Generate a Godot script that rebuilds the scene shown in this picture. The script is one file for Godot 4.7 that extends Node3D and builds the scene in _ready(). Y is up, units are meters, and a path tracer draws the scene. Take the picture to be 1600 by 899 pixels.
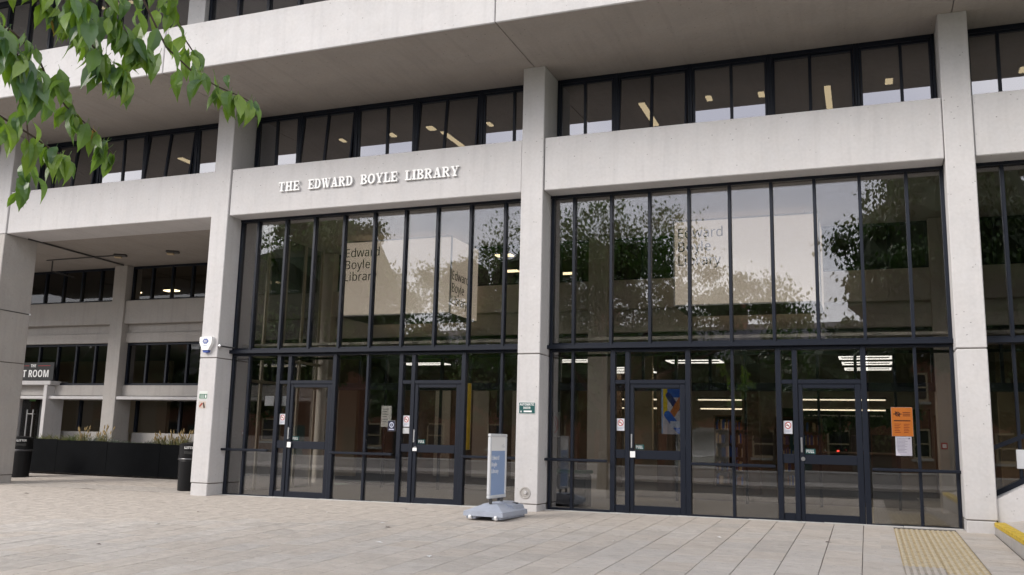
extends Node3D

# ---------------------------------------------------------------- mesh building
class MB:
	var v := PackedVector3Array()
	var n := PackedVector3Array()
	var t := PackedVector2Array()
	func tri(a: Vector3, b: Vector3, c: Vector3) -> void:
		var m := (c - a).cross(b - a).normalized()
		v.append_array([a, b, c]); n.append_array([m, m, m]); t.append_array([Vector2.ZERO, Vector2.ZERO, Vector2.ZERO])
	func trio(a: Vector3, b: Vector3, c: Vector3, out: Vector3) -> void:
		if (c - a).cross(b - a).dot(out) < 0: tri(a, c, b)
		else: tri(a, b, c)
	func quad(a: Vector3, b: Vector3, c: Vector3, d: Vector3, out: Vector3) -> void:
		trio(a, b, c, out); trio(a, c, d, out)
	func smooth(a: Vector3, b: Vector3, c: Vector3, na: Vector3, nb: Vector3, nc: Vector3) -> void:
		if (c - a).cross(b - a).dot(na + nb + nc) < 0:
			v.append_array([a, c, b]); n.append_array([na, nc, nb])
		else:
			v.append_array([a, b, c]); n.append_array([na, nb, nc])
		t.append_array([Vector2.ZERO, Vector2.ZERO, Vector2.ZERO])
	func pic(a: Vector3, b: Vector3, c: Vector3, d: Vector3, out: Vector3) -> void:   # top left, top right, bottom right, bottom left of a print
		quad(a, b, c, d, out)
		var u := {a: Vector2(0, 0), b: Vector2(1, 0), c: Vector2(1, 1), d: Vector2(0, 1)}
		for i in range(v.size() - 6, v.size()): t[i] = u[v[i]]
	func box(lo: Vector3, hi: Vector3, ch := 0.0) -> MB:
		var ctr := (lo + hi) / 2; var h := (hi - lo) / 2
		ch = minf(ch, minf(h.x, minf(h.y, h.z)) * 0.9)
		var pt := func(s: Vector3, ax: int) -> Vector3:
			var q := h - Vector3(ch, ch, ch)
			q[ax] = h[ax]
			return ctr + s * q
		for ax in 3:
			var j := (ax + 1) % 3; var k := (ax + 2) % 3
			for s: float in [-1.0, 1.0]:
				var c := []
				for e in [[-1.0, -1.0], [1.0, -1.0], [1.0, 1.0], [-1.0, 1.0]]:
					var d := Vector3.ZERO
					d[ax] = s; d[j] = e[0]; d[k] = e[1]
					c.append(pt.call(d, ax))
				var out := Vector3.ZERO
				out[ax] = s
				quad(c[0], c[1], c[2], c[3], out)
		if ch > 0:
			for ax in 3:
				var j := (ax + 1) % 3; var k := (ax + 2) % 3
				for sj: float in [-1.0, 1.0]:
					for sk: float in [-1.0, 1.0]:
						var d0 := Vector3.ZERO
						d0[ax] = -1; d0[j] = sj; d0[k] = sk
						var d1 := d0
						d1[ax] = 1
						var out := d0 + d1
						quad(pt.call(d0, j), pt.call(d1, j), pt.call(d1, k), pt.call(d0, k), out)
			for sx: float in [-1.0, 1.0]:
				for sy: float in [-1.0, 1.0]:
					for sz: float in [-1.0, 1.0]:
						var d := Vector3(sx, sy, sz)
						trio(pt.call(d, 0), pt.call(d, 1), pt.call(d, 2), d)
		return self
	func tube(a: Vector3, b: Vector3, r0: float, r1: float, seg := 10, caps := true) -> MB:
		var w := (b - a).normalized()
		var x := w.cross(Vector3.UP if absf(w.y) < 0.9 else Vector3.RIGHT).normalized()
		var y := w.cross(x)
		for i in seg:
			var p := TAU * i / seg; var q := TAU * (i + 1) / seg
			var np := x * cos(p) + y * sin(p); var nq := x * cos(q) + y * sin(q)
			smooth(a + np * r0, a + nq * r0, b + nq * r1, np, nq, nq)
			smooth(a + np * r0, b + nq * r1, b + np * r1, np, nq, np)
			if caps:
				if r0 > 0: trio(a, a + np * r0, a + nq * r0, -w)
				if r1 > 0: trio(b, b + np * r1, b + nq * r1, w)
		return self
	func lathe(prof: Array, seg := 24, c := Vector3.ZERO) -> MB:
		for k in prof.size() - 1:
			var p0: Vector2 = prof[k]; var p1: Vector2 = prof[k + 1]
			var d := p1 - p0
			var nn := Vector2(d.y, -d.x).normalized()
			for i in seg:
				var a := TAU * i / seg; var b := TAU * (i + 1) / seg
				var da := Vector3(cos(a), 0, sin(a)); var db := Vector3(cos(b), 0, sin(b))
				var na := da * nn.x + Vector3.UP * nn.y; var nb := db * nn.x + Vector3.UP * nn.y
				var q0 := c + da * p0.x + Vector3.UP * p0.y; var q1 := c + db * p0.x + Vector3.UP * p0.y
				var q2 := c + db * p1.x + Vector3.UP * p1.y; var q3 := c + da * p1.x + Vector3.UP * p1.y
				if p0.x > 0: smooth(q0, q1, q2, na, nb, nb)
				if p1.x > 0: smooth(q0, q2, q3, na, nb, na)
		return self
	func prism(poly: Array, dir: Vector3, ux: Vector3, uy: Vector3, o: Vector3) -> MB:   # a flat outline in ux, uy pushed along dir
		var pts := PackedVector2Array(poly)
		var ids := Geometry2D.triangulate_polygon(pts)
		for i in range(0, ids.size(), 3):
			var a := o + ux * pts[ids[i]].x + uy * pts[ids[i]].y
			var b := o + ux * pts[ids[i + 1]].x + uy * pts[ids[i + 1]].y
			var c := o + ux * pts[ids[i + 2]].x + uy * pts[ids[i + 2]].y
			trio(a, b, c, -dir); trio(a + dir, b + dir, c + dir, dir)
		var area := 0.0
		for i in pts.size():
			area += pts[i].cross(pts[(i + 1) % pts.size()])
		for i in pts.size():
			var e := pts[(i + 1) % pts.size()] - pts[i]
			var nn := Vector2(e.y, -e.x) * signf(area)
			var a := o + ux * pts[i].x + uy * pts[i].y
			var b := o + ux * pts[(i + 1) % pts.size()].x + uy * pts[(i + 1) % pts.size()].y
			quad(a, b, b + dir, a + dir, ux * nn.x + uy * nn.y)
		return self
	func mesh() -> ArrayMesh:
		var a := []
		a.resize(Mesh.ARRAY_MAX)
		a[Mesh.ARRAY_VERTEX] = v; a[Mesh.ARRAY_NORMAL] = n; a[Mesh.ARRAY_TEX_UV] = t
		var m := ArrayMesh.new()
		m.add_surface_from_arrays(Mesh.PRIMITIVE_TRIANGLES, a)
		return m

var M := {}
var names := {}
var rng := RandomNumberGenerator.new()

func V(x: float, y: float, z: float) -> Vector3:
	return Vector3(x, y, z)

func numbered(called: String) -> String:
	var k: int = names.get(called, 0)
	names[called] = k + 1
	return called if k == 0 else "%s_%03d" % [called, k]

func put(called: String, mesh: Mesh, m: Material, parent: Node = null, at := Vector3.ZERO) -> MeshInstance3D:
	var o := MeshInstance3D.new()
	o.mesh = mesh; o.material_override = m; o.position = at
	if parent == null:
		o.name = numbered(called); add_child(o)
	else:
		var k := called
		var i := 0
		while parent.has_node(NodePath(k)):
			i += 1
			k = "%s_%03d" % [called, i]
		o.name = k; parent.add_child(o)
	return o

func fast(called: String, i: int, mesh: Mesh, m: Material, parent: Node, xf: Transform3D) -> MeshInstance3D:
	var o := MeshInstance3D.new()
	o.mesh = mesh; o.material_override = m; o.transform = xf
	o.name = called if i == 0 else "%s_%03d" % [called, i]
	parent.add_child(o)
	return o

func tag(o: Node, label: String, category: String, group := "") -> Node:
	o.set_meta("label", label); o.set_meta("category", category)
	if group: o.set_meta("group", group)
	return o

func thing(called: String, label: String, category: String, at := Vector3.ZERO, turn := 0.0, group := "") -> Node3D:
	var o := Node3D.new()
	o.name = numbered(called); o.position = at; o.rotation.y = turn
	add_child(o); tag(o, label, category, group)
	return o

func part(called: String, parent: Node, at := Vector3.ZERO) -> Node3D:
	var o := Node3D.new()
	var k := called
	var i := 0
	while parent.has_node(NodePath(k)):
		i += 1
		k = "%s_%03d" % [called, i]
	o.name = k; o.position = at; parent.add_child(o)
	return o

func struct(called: String, mesh: Mesh, m: Material, at := Vector3.ZERO) -> MeshInstance3D:
	var o := put(called, mesh, m, null, at)
	o.set_meta("kind", "structure")
	return o

func bx(called: String, parent: Node, m: Material, x0: float, x1: float, y0: float, y1: float, z0: float, z1: float, ch := 0.004) -> MeshInstance3D:
	var c := V((x0 + x1) / 2, y0, (z0 + z1) / 2)
	return put(called, MB.new().box(V(x0, y0, z0) - c, V(x1, y1, z1) - c, ch).mesh(), m, parent, c)

func mat(r: float, g: float, b: float, rough := 0.8, metal := 0.0) -> StandardMaterial3D:   # linear base colour
	var m := StandardMaterial3D.new()
	m.albedo_color = Color(r, g, b).linear_to_srgb()
	m.roughness = rough; m.metallic = metal
	return m

func noise(seed_: int, freq: float, oct := 4) -> FastNoiseLite:
	var f := FastNoiseLite.new()
	f.seed = seed_; f.frequency = freq; f.fractal_octaves = oct; f.noise_type = FastNoiseLite.TYPE_SIMPLEX_SMOOTH
	return f

# mottled surface: broad and fine variation and a few dark or light specks, as a multiplier of the base colour
func mottle(seed_: int, size: int, fc: float, ff: float, ac: float, af: float, specks: int, tint := Vector3.ZERO, streaks := 0.0) -> ImageTexture:
	var a := noise(seed_, fc).get_seamless_image(size, size).get_data()
	var b := noise(seed_ + 1, ff, 2).get_seamless_image(size, size).get_data()
	var c := noise(seed_ + 2, fc * 2.3).get_seamless_image(size, size).get_data()
	var out := PackedByteArray()
	out.resize(size * size * 3)
	# rain streaks: narrow across, long down
	var run := PackedFloat32Array()
	run.resize(size * size)
	if streaks > 0:
		var sn := noise(seed_ + 3, 1.0, 4)
		for y in size:
			var vy := absf(float(y) / size - 0.5) * 1.6
			for x in size:
				var th := TAU * x / size
				run[y * size + x] = maxf(0.0, sn.get_noise_3d(cos(th) * 3.2, sin(th) * 3.2, vy) - 0.02) * streaks
	for i in size * size:
		var x := (a[i] / 255.0 - 0.5) * 2.0 * ac
		var k := 0.9 + x + (b[i] / 255.0 - 0.5) * 2.0 * af - run[i]
		var w := (c[i] / 255.0 - 0.5) * 2.0
		out[i * 3] = int(clampf(pow(clampf(k + tint.x * w, 0, 1), 0.4545), 0, 1) * 255)
		out[i * 3 + 1] = int(clampf(pow(clampf(k + tint.y * w, 0, 1), 0.4545), 0, 1) * 255)
		out[i * 3 + 2] = int(clampf(pow(clampf(k + tint.z * w, 0, 1), 0.4545), 0, 1) * 255)
	var im := Image.create_from_data(size, size, false, Image.FORMAT_RGB8, out)
	var r := RandomNumberGenerator.new()
	r.seed = seed_
	for s in specks:
		var px := r.randi_range(2, size - 8); var py := r.randi_range(2, size - 8)
		var d := r.randf_range(0.55, 0.9)
		var w := r.randi_range(1, 3)
		for ix in w:
			for iy in r.randi_range(1, 2):
				im.set_pixel(px + ix, py + iy, im.get_pixel(px + ix, py + iy) * Color(d, d, d))
	return ImageTexture.create_from_image(im)

func bumps(seed_: int, size: int, freq: float, strength: float) -> ImageTexture:
	var im := noise(seed_, freq, 3).get_seamless_image(size, size)
	im.convert(Image.FORMAT_RGB8)
	im.bump_map_to_normal_map(strength)
	return ImageTexture.create_from_image(im)

func surface(m: StandardMaterial3D, tex: Texture2D, nrm: Texture2D, metres: float, deep := 0.4, world := true) -> StandardMaterial3D:
	m.albedo_texture = tex
	if nrm:
		m.normal_enabled = true; m.normal_texture = nrm; m.normal_scale = deep
	m.uv1_triplanar = true; m.uv1_world_triplanar = world
	m.uv1_scale = Vector3.ONE / metres
	return m

func glow(r: float, g: float, b: float, e: float) -> StandardMaterial3D:
	var m := mat(0.8, 0.8, 0.8, 0.6)
	m.emission_enabled = true; m.emission = Color(r, g, b).linear_to_srgb(); m.emission_energy_multiplier = e
	return m

func lettering(called: String, parent: Node, text: String, font: Font, height: float, depth: float, m: Material, at: Vector3, turn := 0.0, width := 0.0) -> MeshInstance3D:
	# cap height in metres; at is the left end of the base line, on the face that carries it
	var tm := TextMesh.new()
	tm.text = text; tm.font = font; tm.font_size = 64; tm.pixel_size = 0.01; tm.depth = 0.1; tm.curve_step = 1.0
	tm.horizontal_alignment = HORIZONTAL_ALIGNMENT_LEFT; tm.vertical_alignment = VERTICAL_ALIGNMENT_BOTTOM
	var box := tm.get_aabb()
	var capm := TextMesh.new()
	capm.text = "H"; capm.font = font; capm.font_size = 64; capm.pixel_size = 0.01; capm.depth = 0.1
	var cap := capm.get_aabb().size.y
	var o := put(called, tm, m, parent)
	var sy := height / cap
	var sx := sy if width == 0.0 else width / box.size.x
	o.basis = Basis(Vector3.UP, turn) * Basis.from_scale(V(sx, sy, depth / 0.1))
	var hb := capm.get_aabb()
	# the base line: capm shares font metrics, bottom aligned
	capm.vertical_alignment = VERTICAL_ALIGNMENT_BOTTOM
	hb = capm.get_aabb()
	o.position = at - o.basis * V(box.position.x, hb.position.y, -0.05)
	return o

func sysfont(called: String, bold := false) -> SystemFont:
	var f := SystemFont.new()
	f.font_names = PackedStringArray([called])
	f.font_weight = 700 if bold else 400
	return f

func label_card(w: int, h: int, bg: Color) -> Image:
	var im := Image.create(w, h, false, Image.FORMAT_RGB8)
	im.fill(bg)
	return im

func ring(im: Image, cx: float, cy: float, r0: float, r1: float, c: Color) -> void:
	for y in range(int(cy - r1) - 1, int(cy + r1) + 2):
		for x in range(int(cx - r1) - 1, int(cx + r1) + 2):
			var d := Vector2(x - cx, y - cy).length()
			if d >= r0 and d <= r1 and x >= 0 and y >= 0 and x < im.get_width() and y < im.get_height(): im.set_pixel(x, y, c)

func stroke(im: Image, a: Vector2, b: Vector2, w: float, c: Color) -> void:
	for y in im.get_height():
		for x in im.get_width():
			var p := Vector2(x, y)
			if p.distance_to(Geometry2D.get_closest_point_to_segment(p, a, b)) <= w: im.set_pixel(x, y, c)

func print_mat(im: Image, rough := 0.5) -> StandardMaterial3D:
	var m := StandardMaterial3D.new()
	m.albedo_texture = ImageTexture.create_from_image(im)
	m.roughness = rough
	return m

# a printed card: a thin board with the print on its face (towards +z)
func card(called: String, label: String, category: String, print_: Material, back: Material, x0: float, x1: float, y0: float, y1: float, z: float, thick: float, group := "") -> Node3D:
	var o := thing(called, label, category, V((x0 + x1) / 2, y0, z), 0.0, group)
	var w := (x1 - x0) / 2
	put("board", MB.new().box(V(-w, 0, 0), V(w, y1 - y0, thick), 0.001).mesh(), back, o)
	var b := MB.new()
	b.pic(V(-w + 0.002, y1 - y0 - 0.002, thick + 0.001), V(w - 0.002, y1 - y0 - 0.002, thick + 0.001), V(w - 0.002, 0.002, thick + 0.001), V(-w + 0.002, 0.002, thick + 0.001), V(0, 0, 1))
	put("print", b.mesh(), print_, o)
	return o

# ---------------------------------------------------------------- the place
const COLS := [[-6.38, -5.90], [0.0, 0.43], [6.975, 7.40], [14.03, 14.45], [21.0, 21.43]]   # columns of the front
const BAY := [-7.0, 0.0, 6.985, 13.99]                                                      # where each bay's window grid starts
const MULL := [0.46, 0.87, 1.57, 2.27, 2.97, 3.67, 4.37, 5.07, 5.78, 6.49, 6.97]
const GZ := -0.53      # glass of the tall entrance windows
const UZ := -0.79      # glass of the first floor band
const IZ := -4.2       # face of the inner wall
const HEAD := 5.58
const SOF := 7.96

func ground_y(x: float, z: float) -> float:
	return -0.154 + 0.0048 * x - 0.025 * minf(z, 13.5)

func make_sky() -> PanoramaSkyMaterial:
	var w := 512; var h := 256
	var f := noise(11, 0.9, 5); var g := noise(12, 2.2, 4)
	var data := PackedFloat32Array()
	data.resize(w * h * 3)
	for y in h:
		var up := PI * (0.5 - (y + 0.5) / h)
		for x in w:
			var a := TAU * (x + 0.5) / w
			var d := Vector3(cos(a) * cos(up), sin(up), sin(a) * cos(up))
			var q := Vector3(d.x, d.y * 2.4, d.z) * 2.0
			var c := smoothstep(-0.35, 0.5, f.get_noise_3dv(q) + 0.35 * g.get_noise_3dv(q))
			var grey := Vector3(0.74, 0.76, 0.86); var white := Vector3(1.30, 1.29, 1.29)
			var col := grey.lerp(white, c)
			col = col.lerp(Vector3(1.34, 1.33, 1.33), clampf(1.0 - absf(d.y) * 4.0, 0, 1))
			col *= lerpf(1.0, 0.80, smoothstep(0.30, 0.80, d.y))      # an overcast sky with its low, bright side
			if d.y < 0: col = Vector3(0.25, 0.24, 0.22)
			var i := (y * w + x) * 3
			data[i] = col.x; data[i + 1] = col.y; data[i + 2] = col.z
	var im := Image.create_from_data(w, h, false, Image.FORMAT_RGBF, data.to_byte_array())
	var m := PanoramaSkyMaterial.new()
	m.panorama = ImageTexture.create_from_image(im)
	return m

func make_materials() -> void:
	var nf := bumps(31, 256, 0.06, 6.0)
	var nb := bumps(32, 256, 0.02, 10.0)
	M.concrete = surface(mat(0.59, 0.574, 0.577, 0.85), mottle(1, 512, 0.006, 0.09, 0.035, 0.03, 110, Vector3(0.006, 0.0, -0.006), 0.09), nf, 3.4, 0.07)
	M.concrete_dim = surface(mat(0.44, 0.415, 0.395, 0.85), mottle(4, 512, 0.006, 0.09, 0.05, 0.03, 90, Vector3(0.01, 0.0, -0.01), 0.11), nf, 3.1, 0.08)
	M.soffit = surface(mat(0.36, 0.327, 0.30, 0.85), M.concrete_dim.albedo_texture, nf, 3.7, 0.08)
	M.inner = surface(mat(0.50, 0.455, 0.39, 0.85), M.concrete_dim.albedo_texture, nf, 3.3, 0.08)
	var st := mottle(7, 512, 0.010, 0.16, 0.055, 0.08, 320, Vector3(0.012, 0.0, -0.012))
	var gum := st.get_image()      # old chewing gum and spots trodden into the slabs
	var gr := RandomNumberGenerator.new()
	gr.seed = 88
	for k in 46:
		var gx := gr.randf_range(8, 503); var gy := gr.randf_range(8, 503); var gs := gr.randf_range(1.5, 4.2)
		var base_ := gum.get_pixel(int(gx), int(gy))
		ring(gum, gx, gy, 0, gs, base_ * (Color(0.80, 0.80, 0.81) if k % 3 else Color(1.05, 1.05, 1.04)))
	st = ImageTexture.create_from_image(gum)
	for k in 7:
		var tone: float = [1.0, 0.95, 1.03, 0.97, 0.91, 1.02, 0.98][k]
		var warm: float = [0.0, 0.006, -0.004, 0.010, 0.0, 0.006, -0.006][k]
		M["slab%d" % k] = surface(mat((0.52 + warm) * tone, 0.474 * tone, (0.432 - warm) * tone, 0.88), st, nb, 1.7, 0.35)
		M["slab%d" % k].uv1_offset = V(k * 0.37, k * 0.21, k * 0.53)
	M.joint = surface(mat(0.13, 0.115, 0.10, 0.95), st, nb, 0.8, 0.3)
	M.strip = surface(mat(0.56, 0.55, 0.53, 0.9), st, nb, 1.2, 0.3)
	M.tactile = surface(mat(0.47, 0.37, 0.22, 0.88), mottle(9, 256, 0.02, 0.12, 0.22, 0.12, 60, Vector3(-0.03, 0.0, 0.08)), nb, 0.9, 0.3)
	M.tactile_worn = surface(mat(0.36, 0.32, 0.27, 0.88), M.tactile.albedo_texture, nb, 0.9, 0.3)
	M.tactile_rib = surface(mat(0.54, 0.46, 0.33, 0.85), M.tactile.albedo_texture, nb, 0.7, 0.3)
	M.yellow = surface(mat(0.62, 0.43, 0.035, 0.7), mottle(10, 256, 0.03, 0.2, 0.3, 0.2, 200), nb, 0.7, 0.3)
	M.frame = mat(0.006, 0.009, 0.018, 0.42)
	M.frame.metallic_specular = 0.4
	M.frame_in = mat(0.33, 0.29, 0.22, 0.55)
	M.black = mat(0.010, 0.011, 0.013, 0.5)
	M.black_plastic = mat(0.008, 0.008, 0.009, 0.45)
	M.planter = surface(mat(0.004, 0.0045, 0.0055, 0.6), mottle(14, 256, 0.02, 0.1, 0.2, 0.1, 30), null, 2.0)
	M.planter.metallic_specular = 0.15; M.black_plastic.metallic_specular = 0.3
	M.glass = mat(0.0, 0.0, 0.0, 0.0)
	M.glass.albedo_color = Color(0, 0, 0, 0.09)
	M.glass.transparency = BaseMaterial3D.TRANSPARENCY_ALPHA
	M.glass.metallic_specular = 0.707
	M.glass.clearcoat_enabled = true; M.glass.clearcoat = 1.0; M.glass.clearcoat_roughness = 0.0
	M.glass_solar = mat(0.29, 0.285, 0.295, 0.0, 0.92)      # the mirrored solar glass of the window bands
	M.glass_solar.albedo_color.a = 0.0
	M.glass_solar.transparency = BaseMaterial3D.TRANSPARENCY_ALPHA
	M.glass_in = mat(0.0, 0.0, 0.0, 0.0)
	M.glass_in.albedo_color = Color(0, 0, 0, 0.45)
	M.glass_in.transparency = BaseMaterial3D.TRANSPARENCY_ALPHA
	M.steel = mat(0.55, 0.55, 0.56, 0.3, 1.0)
	M.white = mat(0.80, 0.80, 0.80, 0.5)
	M.letter = mat(0.86, 0.86, 0.86, 0.45)
	M.box = glow(1.0, 0.82, 0.64, 0.20)
	M.box.albedo_color = Color(0.66, 0.62, 0.55).linear_to_srgb()
	M.box_trim = mat(0.55, 0.53, 0.50, 0.5)
	M.print_black = mat(0.02, 0.02, 0.02, 0.6)
	M.lamp = glow(1.0, 0.95, 0.86, 1.7)
	M.lamp_low = glow(1.0, 0.86, 0.62, 0.8)
	M.lamp_warm = glow(1.0, 0.80, 0.48, 2.4)
	M.fitting = mat(0.05, 0.05, 0.05, 0.5)
	M.floor = surface(mat(0.36, 0.33, 0.285, 0.4), mottle(15, 256, 0.01, 0.1, 0.1, 0.05, 60), null, 2.0)
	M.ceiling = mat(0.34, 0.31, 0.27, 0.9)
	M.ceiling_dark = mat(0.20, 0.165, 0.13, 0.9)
	M.wood = surface(mat(0.11, 0.066, 0.040, 0.55), mottle(17, 256, 0.01, 0.05, 0.35, 0.1, 0), null, 1.0)
	M.carpet = mat(0.10, 0.09, 0.085, 0.95)
	M.blind = mat(0.50, 0.40, 0.27, 0.9)
	M.blue_grey = surface(mat(0.40, 0.435, 0.52, 0.5), mottle(18, 256, 0.02, 0.1, 0.08, 0.05, 40), null, 0.8)
	M.sign_blue = mat(0.27, 0.37, 0.58, 0.4)
	M.sign_grey = mat(0.60, 0.61, 0.63, 0.4)
	M.teal = mat(0.008, 0.075, 0.075, 0.4)
	M.red = mat(0.45, 0.02, 0.02, 0.4)
	M.blue = mat(0.02, 0.06, 0.30, 0.4)
	M.asphalt = surface(mat(0.055, 0.055, 0.056, 0.9), mottle(19, 256, 0.02, 0.25, 0.2, 0.2, 100), nb, 2.0, 0.5)
	M.grass = mat(0.06, 0.11, 0.025, 0.9)
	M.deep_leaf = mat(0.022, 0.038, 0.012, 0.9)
	M.soil = mat(0.05, 0.038, 0.028, 0.95)
	M.bark = surface(mat(0.10, 0.075, 0.055, 0.9), mottle(20, 256, 0.03, 0.2, 0.3, 0.2, 0), nb, 0.6, 0.8)
	M.twig = mat(0.075, 0.05, 0.038, 0.8)
	M.brick = surface(mat(0.24, 0.10, 0.062, 0.9), mottle(21, 256, 0.03, 0.25, 0.2, 0.2, 200), nb, 1.5, 0.5)
	M.slate = surface(mat(0.10, 0.10, 0.115, 0.8), mottle(22, 256, 0.03, 0.2, 0.2, 0.2, 0), nb, 1.2, 0.5)
	M.rubber = mat(0.02, 0.02, 0.02, 0.9)
	M.car_white = mat(0.80, 0.80, 0.80, 0.3)
	M.car_white.clearcoat_enabled = true; M.car_white.clearcoat = 0.8

func glazing(x0: float, x1: float, y0: float, y1: float) -> MB:   # a sealed glazing unit of three sheets
	var m := MB.new()
	for z in [-0.018, -0.001, 0.016]:
		m.quad(V(x0, y0, z), V(x1, y0, z), V(x1, y1, z), V(x0, y1, z), Vector3.FORWARD)
		m.quad(V(x0, y0, z + 0.006), V(x1, y0, z + 0.006), V(x1, y1, z + 0.006), V(x0, y1, z + 0.006), Vector3.BACK)
	return m

func sheet(x0: float, x1: float, y0: float, y1: float, z := 0.0) -> MB:   # a single pane
	var m := MB.new()
	m.quad(V(x0, y0, z), V(x1, y0, z), V(x1, y1, z), V(x0, y1, z), V(0, 0, 1))
	return m

func pane(parent: Node, x0: float, x1: float, y0: float, y1: float, z: float) -> MeshInstance3D:
	var c := V((x0 + x1) / 2, y0, z)
	var o := put("pane", glazing(x0 - c.x, x1 - c.x, 0, y1 - y0).mesh(), M.glass, parent, c)
	o.rotation = V(rng.randf_range(-1, 1) * 0.0016, rng.randf_range(-1, 1) * 0.0035, 0)   # no two panes sit quite true
	return o

func _ready() -> void:
	rng.seed = 5
	# camera
	var cam := Camera3D.new()
	cam.name = "camera"
	cam.position = V(12.738, 1.1007, 15.1646)
	cam.rotation = Vector3(deg_to_rad(9.436), deg_to_rad(21.2485), deg_to_rad(1.3284))
	cam.fov = 34.97
	cam.near = 0.1; cam.far = 500.0
	add_child(cam)
	# sky and sun
	var env := Environment.new()
	env.background_mode = Environment.BG_SKY
	env.sky = Sky.new()
	env.sky.sky_material = make_sky()
	env.background_energy_multiplier = 0.95
	env.tonemap_mode = Environment.TONE_MAPPER_LINEAR
	env.tonemap_exposure = 2.4
	env.sdfgi_enabled = true; env.ssao_enabled = true; env.ssil_enabled = true
	var we := WorldEnvironment.new()
	we.name = "environment"; we.environment = env
	add_child(we)
	var sun := DirectionalLight3D.new()
	sun.name = "sun"
	sun.light_energy = 0.40; sun.light_angular_distance = 28.0; sun.light_color = Color(1.0, 0.97, 0.93)
	sun.shadow_enabled = true
	sun.rotation_degrees = Vector3(-31, -40, 0)
	add_child(sun)
	make_materials()
	# large structure
	setting()
	building()
	# objects
	interior_things()
	forecourt_things()
	signs()
	cafe_things()
	across_the_road()
	cherry_tree()

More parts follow.
